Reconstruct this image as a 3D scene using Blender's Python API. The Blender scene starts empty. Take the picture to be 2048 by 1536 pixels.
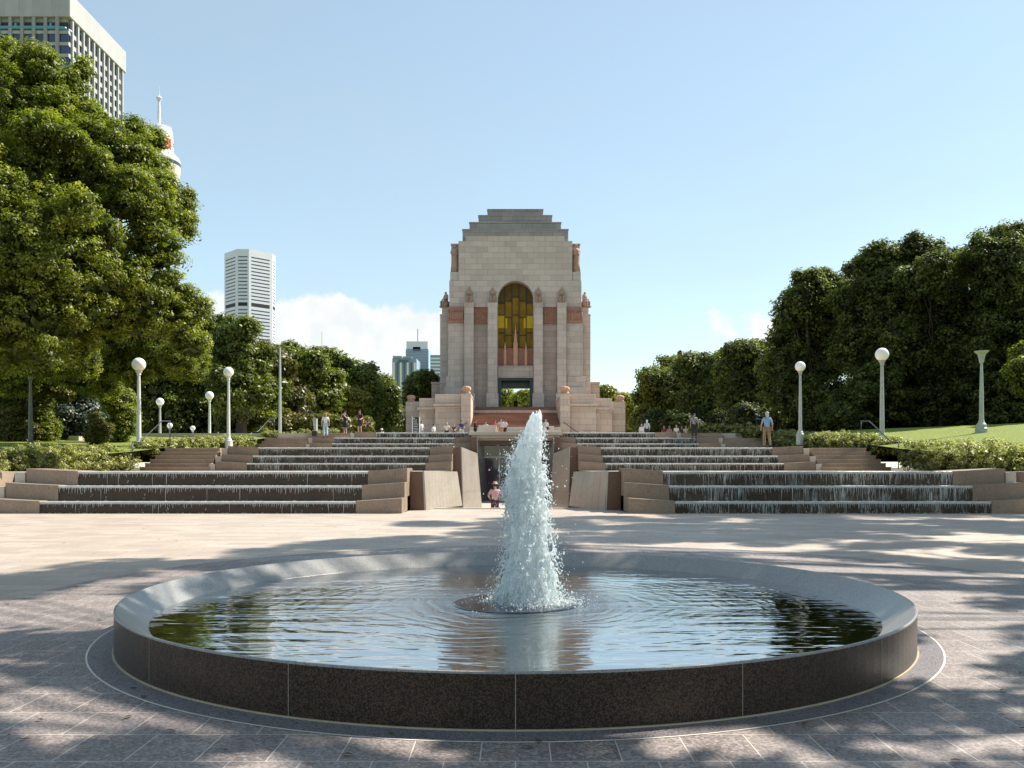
import bpy, bmesh, math, random
import numpy as np
from mathutils import Vector, Matrix, noise as mnoise
R = math.radians
scene = bpy.context.scene
COL = scene.collection
random.seed(7)

# ------------------------------------------------------------------ camera
EYE = 1.24
cd = bpy.data.cameras.new('camera'); cam = bpy.data.objects.new('camera', cd); COL.objects.link(cam)
cam.location = (0, 0, EYE); cam.rotation_euler = (R(90), 0, 0)
cd.sensor_width = 36; cd.lens = 30.97
cd.shift_x = -7/2048; cd.shift_y = 166/2048
cd.clip_start = 0.05; cd.clip_end = 6000
scene.camera = cam
FPX, CXP, HYP = 1762.0, 1031.0, 934.0
def PX(x, Z): return (x-CXP)*Z/FPX
def PZ(y, Z): return EYE + (HYP-y)*Z/FPX

# ------------------------------------------------------------------ light
SUN_AZ, SUN_EL = 60.0, 47.0
w = bpy.data.worlds.new('World'); scene.world = w; w.use_nodes = True
nt = w.node_tree; nt.nodes.clear()
def NW(t, **k):
    n = nt.nodes.new(t)
    for a, b in k.items(): setattr(n, a, b)
    return n
sky = NW('ShaderNodeTexSky', sky_type='NISHITA', sun_disc=False)
sky.sun_elevation = R(SUN_EL); sky.sun_rotation = R(SUN_AZ)
sky.air_density = 1.0; sky.dust_density = 0.15; sky.ozone_density = 2.0; sky.altitude = 20
bg = NW('ShaderNodeBackground'); bg.inputs['Strength'].default_value = 0.132
out = NW('ShaderNodeOutputWorld')
tc = NW('ShaderNodeTexCoord'); sep = NW('ShaderNodeSeparateXYZ')
nt.links.new(tc.outputs['Generated'], sep.inputs[0])
def wm(op, a, b=None, c=None, clamp=False):
    n = NW('ShaderNodeMath', operation=op); n.use_clamp = clamp
    for i, v in enumerate((a, b, c)):
        if v is None: continue
        if isinstance(v, (int, float)): n.inputs[i].default_value = v
        else: nt.links.new(v, n.inputs[i])
    return n.outputs[0]
ysafe = wm('MAXIMUM', sep.outputs[1], 0.05)
U = wm('DIVIDE', sep.outputs[0], ysafe); V = wm('DIVIDE', sep.outputs[2], ysafe)
cxy = NW('ShaderNodeCombineXYZ'); nt.links.new(U, cxy.inputs[0]); nt.links.new(V, cxy.inputs[1])
n1 = NW('ShaderNodeTexNoise'); n1.inputs['Scale'].default_value = 21; n1.inputs['Detail'].default_value = 7; n1.inputs['Roughness'].default_value = .52
nt.links.new(cxy.outputs[0], n1.inputs['Vector'])
noi = wm('MULTIPLY', wm('SUBTRACT', n1.outputs[0], .5), 3.0)
mask = None
# clouds by direction: centre u, v (tangents), half widths
for (u0, v0, wu, wv, s) in [(-.36, .165, .06, .045, 1.0), (-.215, .150, .085, .050, 1.1), (-.135, .140, .07, .048, 1.0), (-.10, .115, .05, .03, .5),
                            (.272, .160, .075, .034, .62), (.31, .155, .045, .036, .8), (.115, .078, .035, .022, .8), (.62, .12, .2, .04, .5), (-.8, .16, .2, .05, .6), (-.22, .085, .14, .03, .35)]:
    du = wm('POWER', wm('ABSOLUTE', wm('DIVIDE', wm('SUBTRACT', U, u0), wu)), 2)
    dv = wm('POWER', wm('ABSOLUTE', wm('DIVIDE', wm('SUBTRACT', V, v0), wv)), 2)
    g = wm('SUBTRACT', s, wm('ADD', du, dv))
    mask = g if mask is None else wm('MAXIMUM', mask, g)
dens = wm('MULTIPLY', wm('ADD', mask, noi), 0.95, clamp=True)
mr = NW('ShaderNodeMapRange'); mr.interpolation_type = 'SMOOTHSTEP'
nt.links.new(dens, mr.inputs[0]); mr.inputs[1].default_value = 0.0; mr.inputs[2].default_value = 0.42; mr.inputs[3].default_value = 0; mr.inputs[4].default_value = .93
# thin high haze, fractal
n2 = NW('ShaderNodeTexNoise'); n2.inputs['Scale'].default_value = 2.2; n2.inputs['Detail'].default_value = 5
mp = NW('ShaderNodeMapping'); mp.inputs['Scale'].default_value = (1, 1, 3.5)
nt.links.new(tc.outputs['Generated'], mp.inputs[0]); nt.links.new(mp.outputs[0], n2.inputs['Vector'])
thin = wm('ADD', wm('MULTIPLY', wm('SUBTRACT', n2.outputs[0], .42), .55), .42, clamp=True)
mixh = NW('ShaderNodeMix', data_type='RGBA'); nt.links.new(thin, mixh.inputs['Factor'])
tint = NW('ShaderNodeMix', data_type='RGBA', blend_type='MULTIPLY'); tint.inputs['Factor'].default_value = 1
nt.links.new(sky.outputs[0], tint.inputs['A']); tint.inputs['B'].default_value = (1.04, .995, .865, 1)
nt.links.new(tint.outputs['Result'], mixh.inputs['A']); mixh.inputs['B'].default_value = (2.25, 2.75, 2.92, 1)
mixc = NW('ShaderNodeMix', data_type='RGBA'); nt.links.new(mr.outputs[0], mixc.inputs['Factor'])
nt.links.new(mixh.outputs['Result'], mixc.inputs['A']); cc = NW('ShaderNodeMix', data_type='RGBA'); n3 = NW('ShaderNodeTexNoise'); n3.inputs['Scale'].default_value = 34; n3.inputs['Detail'].default_value = 6
nt.links.new(cxy.outputs[0], n3.inputs['Vector']); nt.links.new(wm('MULTIPLY', wm('SUBTRACT', n3.outputs[0], .38), 3.2, clamp=True), cc.inputs['Factor'])
cc.inputs['A'].default_value = (3.7, 3.8, 3.82, 1); cc.inputs['B'].default_value = (4.4, 4.4, 4.35, 1); nt.links.new(cc.outputs['Result'], mixc.inputs['B'])
nt.links.new(mixc.outputs['Result'], bg.inputs['Color']); nt.links.new(bg.outputs[0], out.inputs['Surface'])

sd = bpy.data.lights.new('sun', 'SUN'); sd.energy = 5.0; sd.angle = R(0.55); sd.color = (1, .93, .82)
sun = bpy.data.objects.new('sun', sd); COL.objects.link(sun)
sv = Vector((math.sin(R(SUN_AZ))*math.cos(R(SUN_EL)), math.cos(R(SUN_AZ))*math.cos(R(SUN_EL)), math.sin(R(SUN_EL))))
sun.rotation_euler = sv.to_track_quat('Z', 'Y').to_euler()
vs = scene.view_settings
vs.view_transform = 'Standard'; vs.look = 'None'; vs.gamma = 1; vs.exposure = 0.92; vs.use_curve_mapping = False
scene.cycles.max_bounces = 8; scene.cycles.diffuse_bounces = 3; scene.cycles.glossy_bounces = 4; scene.cycles.transmission_bounces = 6
scene.cycles.transparent_max_bounces = 16; scene.cycles.caustics_reflective = False; scene.cycles.caustics_refractive = False
scene.cycles.sample_clamp_indirect = 6

# ------------------------------------------------------------------ materials
class Mat:
    def __init__(s, name):
        s.m = bpy.data.materials.new(name); s.m.use_nodes = True
        s.t = s.m.node_tree; s.t.nodes.clear()
        s.out = s.t.nodes.new('ShaderNodeOutputMaterial')
    def n(s, t, **k):
        x = s.t.nodes.new(t)
        for a, b in k.items(): setattr(x, a, b)
        return x
    def l(s, a, b): s.t.links.new(a, b)
    def math(s, op, a, b=None, c=None, clamp=False):
        n = s.n('ShaderNodeMath', operation=op); n.use_clamp = clamp
        for i, v in enumerate((a, b, c)):
            if v is None: continue
            if isinstance(v, (int, float)): n.inputs[i].default_value = v
            else: s.l(v, n.inputs[i])
        return n.outputs[0]
    def noise(s, scale, detail=4, rough=.55, vec=None, dist=0):
        n = s.n('ShaderNodeTexNoise'); n.inputs['Scale'].default_value = scale; n.inputs['Detail'].default_value = detail
        n.inputs['Roughness'].default_value = rough; n.inputs['Distortion'].default_value = dist
        if vec is not None: s.l(vec, n.inputs['Vector'])
        return n.outputs[0]
    def ramp(s, f, stops):
        r = s.n('ShaderNodeValToRGB'); e = r.color_ramp.elements
        while len(e) < len(stops): e.new(.5)
        for i, (p, c) in enumerate(stops):
            e[i].position = p; e[i].color = (*c, 1) if len(c) == 3 else c
        s.l(f, r.inputs[0]); return r.outputs[0]
    def mix(s, f, a, b, blend='MIX'):
        n = s.n('ShaderNodeMix', data_type='RGBA', blend_type=blend)
        for k, v in (('Factor', f), ('A', a), ('B', b)):
            if isinstance(v, (int, float)): n.inputs[k].default_value = v
            elif isinstance(v, tuple): n.inputs[k].default_value = (*v, 1)
            else: s.l(v, n.inputs[k])
        return n.outputs['Result']
    def pos(s):
        return s.n('ShaderNodeNewGeometry').outputs['Position']
    def obj(s):
        return s.n('ShaderNodeTexCoord').outputs['Object']
    def bsdf(s, col, rough=.6, bump=None, bstr=.3, bdist=.02, metal=0, spec=.5, **kw):
        b = s.n('ShaderNodeBsdfPrincipled')
        if isinstance(col, tuple): b.inputs['Base Color'].default_value = (*col, 1)
        else: s.l(col, b.inputs['Base Color'])
        if isinstance(rough, (int, float)): b.inputs['Roughness'].default_value = rough
        else: s.l(rough, b.inputs['Roughness'])
        b.inputs['Metallic'].default_value = metal; b.inputs['Specular IOR Level'].default_value = spec
        for k, v in kw.items(): b.inputs[k.replace('_', ' ')].default_value = v
        if bump is not None:
            bn = s.n('ShaderNodeBump'); bn.inputs['Strength'].default_value = bstr; bn.inputs['Distance'].default_value = bdist
            s.l(bump, bn.inputs['Height']); s.l(bn.outputs[0], b.inputs['Normal'])
        return b
    def done(s, b):
        s.l(b.outputs[0], s.out.inputs[0]); return s.m

def simple(name, col, rough=.5, metal=0, var=.12, scale=6, **kw):
    M = Mat(name); v = M.noise(scale, 4, .6, M.pos())
    c = M.mix(M.math('MULTIPLY', M.math('SUBTRACT', v, .35), 1.6, clamp=True), tuple(x*(1-var) for x in col), tuple(min(1, x*(1+var)) for x in col))
    return M.done(M.bsdf(c, rough, metal=metal, **kw))

def wallvec(M, mode='wall'):
    p = M.pos(); s = M.n('ShaderNodeSeparateXYZ'); M.l(p, s.inputs[0]); c = M.n('ShaderNodeCombineXYZ')
    if mode == 'wall':
        M.l(M.math('ADD', s.outputs[0], s.outputs[1]), c.inputs[0]); M.l(s.outputs[2], c.inputs[1])
    else:
        M.l(s.outputs[0], c.inputs[0]); M.l(s.outputs[1], c.inputs[1])
    return c.outputs[0], s

def brick(M, vec, bw, bh, mortar, c1, c2, cm, off=.5, bias=0, smooth=.1):
    b = M.n('ShaderNodeTexBrick'); b.offset = off; b.offset_frequency = 2; b.squash = 1
    M.l(vec, b.inputs['Vector']); b.inputs['Scale'].default_value = 1
    b.inputs['Brick Width'].default_value = bw; b.inputs['Row Height'].default_value = bh
    b.inputs['Mortar Size'].default_value = mortar; b.inputs['Mortar Smooth'].default_value = smooth; b.inputs['Bias'].default_value = bias
    for k, v in (('Color1', c1), ('Color2', c2), ('Mortar', cm)): b.inputs[k].default_value = (*v, 1)
    return b

def stone(name, c1, c2, cm, bw=1.3, bh=.64, mortar=.012, rough=.8, stain=.25, warm=None):
    M = Mat(name); v, s = wallvec(M)
    b = brick(M, v, bw, bh, mortar, c1, c2, cm)
    big = M.noise(.35, 5, .6, M.pos()); fine = M.noise(9, 5, .65, M.pos())
    sp = M.noise(60, 2, .6, M.pos())
    c = M.mix(M.math('MULTIPLY', M.math('SUBTRACT', big, .35), 1.3, clamp=True), b.outputs[0], M.mix(1.0, b.outputs[0], (1-stain, 1-stain, 1-stain*.9), 'MULTIPLY'))
    # streaks that run down the wall
    mpn = M.n('ShaderNodeMapping'); mpn.inputs['Scale'].default_value = (2.2, 2.2, .12); M.l(M.pos(), mpn.inputs[0])
    st = M.noise(1.0, 5, .6, mpn.outputs[0])
    c = M.mix(M.math('MULTIPLY', M.math('SUBTRACT', st, .52), 2.2, clamp=True), c, M.mix(1.0, c, (.74, .72, .70), 'MULTIPLY'))
    c = M.mix(M.math('MULTIPLY', fine, .35), c, M.mix(1.0, c, (.8, .8, .8), 'MULTIPLY'))
    c = M.mix(M.math('MULTIPLY', M.math('SUBTRACT', sp, .45), 1.2, clamp=True), c, M.mix(1.0, c, (1.12, 1.1, 1.08), 'MULTIPLY'))
    h = M.math('SUBTRACT', M.math('MULTIPLY', fine, .3), b.outputs[1])
    return M.done(M.bsdf(c, rough, h, .5, .02))

def granite(name, c1, c2, fleck, rough=.35, scale=220, flecks=.62, joints=None, stain=.15, spec=.5, jdark=None):
    M = Mat(name); p = M.pos()
    vo = M.n('ShaderNodeTexVoronoi'); vo.inputs['Scale'].default_value = scale; M.l(p, vo.inputs['Vector'])
    sv_ = M.n('ShaderNodeSeparateXYZ'); M.l(vo.outputs['Color'], sv_.inputs[0])
    c = M.mix(sv_.outputs[0], c1, c2)
    c = M.mix(M.math('GREATER_THAN', sv_.outputs[1], flecks), c, fleck)
    big = M.noise(1.1, 6, .65, p)
    c = M.mix(M.math('MULTIPLY', M.math('SUBTRACT', big, .4), 2.5, clamp=True), c, M.mix(1.0, c, (1-stain,)*3, 'MULTIPLY'))
    h = sv_.outputs[0]
    if joints:
        v, s = wallvec(M)
        b = brick(M, v, joints[0], joints[1], joints[2], (0, 0, 0), (.25, .25, .25), (1, 1, 1), off=joints[3] if len(joints) > 3 else 0)
        c = M.mix(M.math('MULTIPLY', b.outputs[0], .35), c, M.mix(1.0, c, (.72, .7, .7), 'MULTIPLY'))
        c = M.mix(b.outputs[1], c, jdark or (.3, .26, .2))
    return M.done(M.bsdf(c, rough, h, .12, .002, spec=spec))

def paving(name, cA, cB, cm, bw, bh, mortar=.006, rot=0, rough=.55, fl=(.5, .5, .5), spscale=170):
    M = Mat(name); p = M.pos()
    v, s = wallvec(M, 'floor')
    if rot:
        mpn = M.n('ShaderNodeMapping'); mpn.inputs['Rotation'].default_value = (0, 0, rot); M.l(v, mpn.inputs[0]); v = mpn.outputs[0]
    b = brick(M, v, bw, bh, mortar, cA, cB, cm, smooth=.0)
    big = M.noise(.6, 6, .6, p); med = M.noise(5, 5, .7, p)
    vo = M.n('ShaderNodeTexVoronoi'); vo.inputs['Scale'].default_value = spscale; M.l(p, vo.inputs['Vector'])
    sc = M.n('ShaderNodeSeparateXYZ'); M.l(vo.outputs['Color'], sc.inputs[0])
    c = M.mix(M.math('MULTIPLY', sc.outputs[0], .8), b.outputs[0], M.mix(1.0, b.outputs[0], (.38, .34, .34), 'MULTIPLY'))
    c = M.mix(M.math('MULTIPLY', M.math('GREATER_THAN', sc.outputs[1], .8), .5), c, fl)
    c = M.mix(M.math('MULTIPLY', M.math('SUBTRACT', big, .42), 2.2, clamp=True), c, M.mix(1.0, c, (.80, .79, .78), 'MULTIPLY'))
    c = M.mix(M.math('MULTIPLY', M.math('SUBTRACT', med, .5), 1.6, clamp=True), c, M.mix(1.0, c, (.86, .85, .84), 'MULTIPLY'))
    spots = M.noise(2.3, 3, .5, p)
    c = M.mix(M.math('MULTIPLY', M.math('GREATER_THAN', spots, .70), .35), c, (.12, .10, .09))
    c = M.mix(b.outputs[1], c, cm)
    rg = M.math('ADD', rough-.12, M.math('MULTIPLY', big, .25))
    return M.done(M.bsdf(c, rg, M.math('SUBTRACT', sc.outputs[0], M.math('MULTIPLY', b.outputs[1], 2)), .15, .003))

MT = {}
MT['plaza'] = paving('plaza granite paving', (.48, .395, .315), (.64, .54, .44), (.34, .28, .22), .62, .37, .007)
MT['ring'] = paving('blue grey granite paving', (.235, .198, .182), (.335, .288, .265), (.52, .47, .41), .30, .37, .0028, spscale=85, fl=(.42, .38, .38))
MT['apron'] = granite('apron granite', (.15, .135, .14), (.24, .215, .22), (.07, .06, .065), .5, 150, .75)
MT['joint'] = simple('pale joint grout', (.36, .31, .24), .8)
MT['tan'] = granite('tan exfoliated granite', (.27, .20, .145), (.37, .28, .21), (.13, .09, .07), .6, 120, .8, joints=(1.35, 5.0, .008), jdark=(.30, .23, .17), stain=.3)
MT['step'] = granite('tan stair granite', (.36, .27, .195), (.47, .36, .27), (.18, .125, .095), .6, 120, .8, stain=.3)
MT['paletop'] = granite('pale tread granite', (.50, .44, .37), (.58, .52, .45), (.35, .3, .27), .5, 130, .85)
MT['brown'] = granite('red brown granite', (.13, .060, .036), (.20, .10, .062), (.035, .02, .018), .3, 150, .75)
MT['basin'] = granite('dark brown polished granite', (.032, .018, .011), (.082, .052, .034), (.009, .007, .006), .36, 160, .62, stain=.45, spec=.35)
MT['rim'] = granite('honed grey granite', (.25, .25, .245), (.33, .325, .31), (.15, .15, .155), .32, 210, .8, stain=.12)
MT['panel'] = granite('pale polished granite panel', (.40, .36, .31), (.46, .42, .36), (.32, .28, .24), .18, 60, .85, joints=(.34, 9, .006), jdark=(.2, .17, .15), stain=.2)
MT['panel_dark'] = MT['brown']
MT['wet'] = granite('wet dark granite', (.034, .018, .011), (.080, .043, .027), (.014, .009, .007), .3, 110, .7, stain=.5, spec=.25)
MT['stone'] = stone('memorial granite', (.47, .405, .355), (.58, .505, .445), (.25, .21, .18), 1.3, .64, .010)
MT['stone_top'] = stone('weathered stepped roof granite', (.28, .265, .245), (.35, .33, .305), (.12, .11, .10), stain=.35)
MT['stone_warm'] = stone('podium granite', (.53, .425, .35), (.63, .51, .425), (.28, .21, .17), 1.5, .62, stain=.3)
MT['stone_pink'] = stone('recess granite', (.43, .355, .315), (.51, .43, .38), (.25, .20, .17), 1.2, .62, stain=.3)
MT['stair'] = stone('red granite stair', (.30, .15, .095), (.38, .20, .13), (.16, .08, .055), 1.6, .3, .01, stain=.35)
def carved(name, c1, c2, scale=6):
    M = Mat(name); p = M.pos(); a = M.noise(scale, 6, .7, p, 1.2); vo = M.n('ShaderNodeTexVoronoi'); vo.inputs['Scale'].default_value = scale*.6; M.l(p, vo.inputs['Vector'])
    c = M.mix(a, c1, c2); h = M.math('ADD', a, vo.outputs['Distance'])
    return M.done(M.bsdf(c, .85, h, 1.0, .12))
MT['relief'] = carved('red carved relief stone', (.26, .13, .095), (.52, .29, .21), 5)
MT['statue'] = carved('brown cast stone', (.30, .19, .14), (.50, .34, .26), 3)
MT['urn'] = carved('carved orange stone', (.42, .24, .15), (.66, .42, .29), 5)
MT['rib'] = simple('red metal grille', (.42, .20, .13), .5, 0, .2, 3)
MT['spire'] = simple('red stone spire', (.55, .30, .19), .6, 0, .15, 3)
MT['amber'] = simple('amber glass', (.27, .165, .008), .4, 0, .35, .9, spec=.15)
MT['amber_glow'] = simple('amber glass painted lit', (.62, .44, .012), .4, 0, .12, 2, spec=.15)  # light from behind the window put into a brighter glass colour
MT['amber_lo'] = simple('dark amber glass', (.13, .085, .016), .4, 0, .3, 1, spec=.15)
MT['lead'] = simple('black lead came', (.012, .011, .01), .5)
MT['green'] = simple('green door frame', (.006, .035, .028), .3)
MT['dark'] = simple('dark interior', (.015, .016, .017), .6)
MT['lampmetal'] = simple('grey green painted iron', (.42, .46, .43), .45, 0, .18, 4)
MT['lamppale'] = simple('pale painted iron', (.66, .68, .66), .45, 0, .1, 4)
MT['bronze'] = simple('weathered bronze', (.16, .17, .14), .5, .3, .3, 5)
MT['rail'] = simple('blue grey steel rail', (.05, .065, .075), .35, .6, .1)
MT['globe'] = simple('opal glass globe', (.93, .93, .90), .12, 0, .02)
MT['white'] = simple('white painted metal', (.78, .8, .8), .4)
MT['bark'] = simple('bark', (.07, .055, .042), .9, 0, .45, 3)
MT['bark_pale'] = simple('pale fig bark', (.24, .21, .18), .9, 0, .4, 3)
MT['black'] = simple('black painted panel', (.02, .02, .022), .35)
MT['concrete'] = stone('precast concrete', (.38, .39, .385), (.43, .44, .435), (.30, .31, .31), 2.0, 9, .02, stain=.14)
MT['conc_shade'] = stone('shade-toned ribbed concrete', (.30, .30, .285), (.35, .35, .335), (.22, .22, .21), 1.2, 9, .05, stain=.14)  # shade on the tower's front put into a darker concrete colour
MT['winblue'] = simple('dark blue window glass', (.03, .055, .12), .06, 0, .4, .4, spec=.8)
MT['glassblue'] = simple('sky blue curtain glass', (.28, .42, .52), .08, 0, .2, .05, spec=.9)
MT['glassgrey'] = simple('grey blue curtain glass', (.20, .27, .34), .10, 0, .25, .05, spec=.9)
MT['towerwhite'] = simple('white aluminium cladding', (.74, .76, .78), .45, 0, .04, .2)
MT['slit'] = simple('tinted window band', (.05, .075, .105), .2, spec=.3)
MT['gold'] = simple('cream turret cladding', (.70, .64, .50), .4, 0, .08, .1)
MT['pipe'] = simple('blue duct', (.10, .32, .42), .5)
MT['redsign'] = simple('red sign letter', (.65, .05, .04), .5)
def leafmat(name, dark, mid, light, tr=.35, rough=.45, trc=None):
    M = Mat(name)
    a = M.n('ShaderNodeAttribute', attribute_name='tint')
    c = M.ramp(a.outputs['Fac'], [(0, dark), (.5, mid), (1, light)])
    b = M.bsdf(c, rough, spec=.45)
    t = M.n('ShaderNodeBsdfTranslucent'); M.l(M.mix(1.0, c, trc or (1.3, 1.5, .6), 'MULTIPLY'), t.inputs[0])
    m = M.n('ShaderNodeMixShader'); m.inputs[0].default_value = tr
    M.l(b.outputs[0], m.inputs[1]); M.l(t.outputs[0], m.inputs[2])
    M.l(m.outputs[0], M.out.inputs[0]); return M.m
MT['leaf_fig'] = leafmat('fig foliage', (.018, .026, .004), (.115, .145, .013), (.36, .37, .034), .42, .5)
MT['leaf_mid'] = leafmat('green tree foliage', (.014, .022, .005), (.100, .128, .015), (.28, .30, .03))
MT['leaf_backlit'] = leafmat('backlit dark foliage', (.012, .018, .006), (.062, .080, .019), (.19, .215, .036), .42, .6)  # backlit gloom of the right-hand trees put into the leaf colour
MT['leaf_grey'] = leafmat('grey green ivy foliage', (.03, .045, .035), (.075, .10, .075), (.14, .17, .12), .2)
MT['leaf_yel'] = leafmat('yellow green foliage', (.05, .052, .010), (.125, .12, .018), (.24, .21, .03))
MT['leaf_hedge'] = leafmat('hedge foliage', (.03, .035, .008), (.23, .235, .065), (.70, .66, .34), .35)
def grassmat():
    M = Mat('mown grass'); p = M.pos()
    a = M.noise(.5, 5, .6, p); b = M.noise(25, 4, .7, p)
    c = M.mix(a, (.17, .22, .02), (.26, .31, .035)); c = M.mix(M.math('MULTIPLY', b, .5), c, (.09, .13, .015))
    return M.done(M.bsdf(c, .9, b, 1.0, .06))
MT['grass'] = grassmat()
MT['soil'] = simple('park soil', (.07, .055, .035), .95, 0, .3, 1)

def foam(name, gl=.35):
    M = Mat(name); p = M.pos(); nz = M.noise(45, 4, .65, p)
    b = M.bsdf(M.mix(nz, (.84, .93, .95), (.96, .98, .99)), .22, M.noise(70, 4, .7, p), .8, .01, spec=.6)
    t = M.n('ShaderNodeBsdfTranslucent'); t.inputs[0].default_value = (.92, .97, .98, 1)
    g = M.n('ShaderNodeBsdfGlass'); g.inputs['IOR'].default_value = 1.2; g.inputs['Roughness'].default_value = .05; g.inputs[0].default_value = (.93, .97, .98, 1)
    m1 = M.n('ShaderNodeMixShader'); m1.inputs[0].default_value = .5; M.l(b.outputs[0], m1.inputs[1]); M.l(t.outputs[0], m1.inputs[2])
    m2 = M.n('ShaderNodeMixShader'); M.l(M.math('MULTIPLY', M.math('SUBTRACT', M.noise(14, 5, .7, p), .38), gl*6, clamp=True), m2.inputs[0])
    M.l(m1.outputs[0], m2.inputs[1]); M.l(g.outputs[0], m2.inputs[2])
    # never wholly clear
    m3 = M.n('ShaderNodeMixShader'); m3.inputs[0].default_value = 1-gl; M.l(m2.outputs[0], m3.inputs[1]); M.l(m1.outputs[0], m3.inputs[2])
    M.l(m3.outputs[0], M.out.inputs[0]); return M.m
MT['foam'] = foam('aerated jet water', .12)
MT['drop'] = foam('falling water', .12)
POOL_Y = 7.03
def film(name, k):   # thin sheet of running water, broken into white streaks
    M = Mat(name); p = M.pos()
    m1 = M.n('ShaderNodeMapping'); m1.inputs['Scale'].default_value = (26, 26, 1.5); M.l(p, m1.inputs[0])
    m2 = M.n('ShaderNodeMapping'); m2.inputs['Scale'].default_value = (1.7, 1.7, 1.2); M.l(p, m2.inputs[0])
    s = M.math('ADD', M.math('MULTIPLY', M.noise(1, 4, .7, m1.outputs[0]), .75), M.math('MULTIPLY', M.noise(1, 3, .6, m2.outputs[0]), .45))
    f = M.math('MULTIPLY', M.math('SUBTRACT', s, k), 5.0, clamp=True)
    b = M.bsdf((.86, .92, .94), .2, s, .6, .01); t = M.n('ShaderNodeBsdfTransparent'); t.inputs[0].default_value = (.9, .93, .93, 1)
    g = M.n('ShaderNodeBsdfGlossy'); g.inputs['Roughness'].default_value = .12
    a = M.n('ShaderNodeMixShader'); a.inputs[0].default_value = .015; M.l(t.outputs[0], a.inputs[1]); M.l(g.outputs[0], a.inputs[2])
    c = M.n('ShaderNodeMixShader'); M.l(M.math('MULTIPLY', f, .62), c.inputs[0]); M.l(a.outputs[0], c.inputs[1]); M.l(b.outputs[0], c.inputs[2])
    M.l(c.outputs[0], M.out.inputs[0]); return M.m
MT['film_l'] = film('thin water film', .74); MT['film_r'] = film('streaky water film', .62)
def poolwater():
    M = Mat('rippled pool water'); p = M.pos()
    s = M.n('ShaderNodeSeparateXYZ'); M.l(p, s.inputs[0])
    dx = M.math('SUBTRACT', s.outputs[0], 0.0); dy = M.math('SUBTRACT', s.outputs[1], POOL_Y)
    r = M.math('SQRT', M.math('ADD', M.math('MULTIPLY', dx, dx), M.math('MULTIPLY', dy, dy)))
    n0 = M.noise(1.4, 3, .5, p)
    rr = M.math('ADD', r, M.math('ADD', M.math('MULTIPLY', n0, .55), M.math('MULTIPLY', M.noise(5, 3, .5, p), .07)))
    w1 = M.math('MULTIPLY', M.math('SINE', M.math('MULTIPLY', rr, 46)), .8); w2 = M.math('SINE', M.math('MULTIPLY', rr, 83))
    fall = M.math('DIVIDE', 1.0, M.math('ADD', .35, M.math('MULTIPLY', r, M.math('MULTIPLY', r, .55))))
    h = M.math('MULTIPLY', M.math('ADD', w1, M.math('MULTIPLY', w2, .35)), M.math('MULTIPLY', fall, M.math('ADD', .25, M.noise(2.2, 2, .5, p))))
    chop = M.math('MULTIPLY', M.math('SUBTRACT', M.noise(38, 4, .6, p), .5), M.math('DIVIDE', 1.6, M.math('ADD', .06, M.math('POWER', r, 2.6))))
    mpn = M.n('ShaderNodeMapping'); mpn.inputs['Scale'].default_value = (.75, 3.1, 1); M.l(p, mpn.inputs[0])
    sw = M.math('MULTIPLY', M.math('SUBTRACT', M.noise(1.7, 3, .5, mpn.outputs[0]), .5), 8.0)
    h = M.math('ADD', M.math('ADD', h, chop), sw)
    bn = M.n('ShaderNodeBump'); bn.inputs['Strength'].default_value = .8; bn.inputs['Distance'].default_value = .0016; M.l(h, bn.inputs['Height'])
    g = M.n('ShaderNodeBsdfGlossy'); g.inputs['Roughness'].default_value = .015; M.l(bn.outputs[0], g.inputs['Normal'])
    t = M.n('ShaderNodeBsdfTransparent'); t.inputs[0].default_value = (.55, .66, .68, 1)
    f = M.n('ShaderNodeFresnel'); f.inputs[0].default_value = 2.9; M.l(bn.outputs[0], f.inputs['Normal'])
    m = M.n('ShaderNodeMixShader'); M.l(M.math('ADD', M.math('MULTIPLY', f.outputs[0], .35), .68, clamp=True), m.inputs[0]); M.l(t.outputs[0], m.inputs[1]); M.l(g.outputs[0], m.inputs[2])
    M.l(m.outputs[0], M.out.inputs[0]); return M.m
MT['pool'] = poolwater()
MT['poolfloor'] = granite('pool floor granite', (.06, .065, .07), (.10, .105, .11), (.03, .03, .03), .6, 60, .8)

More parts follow.
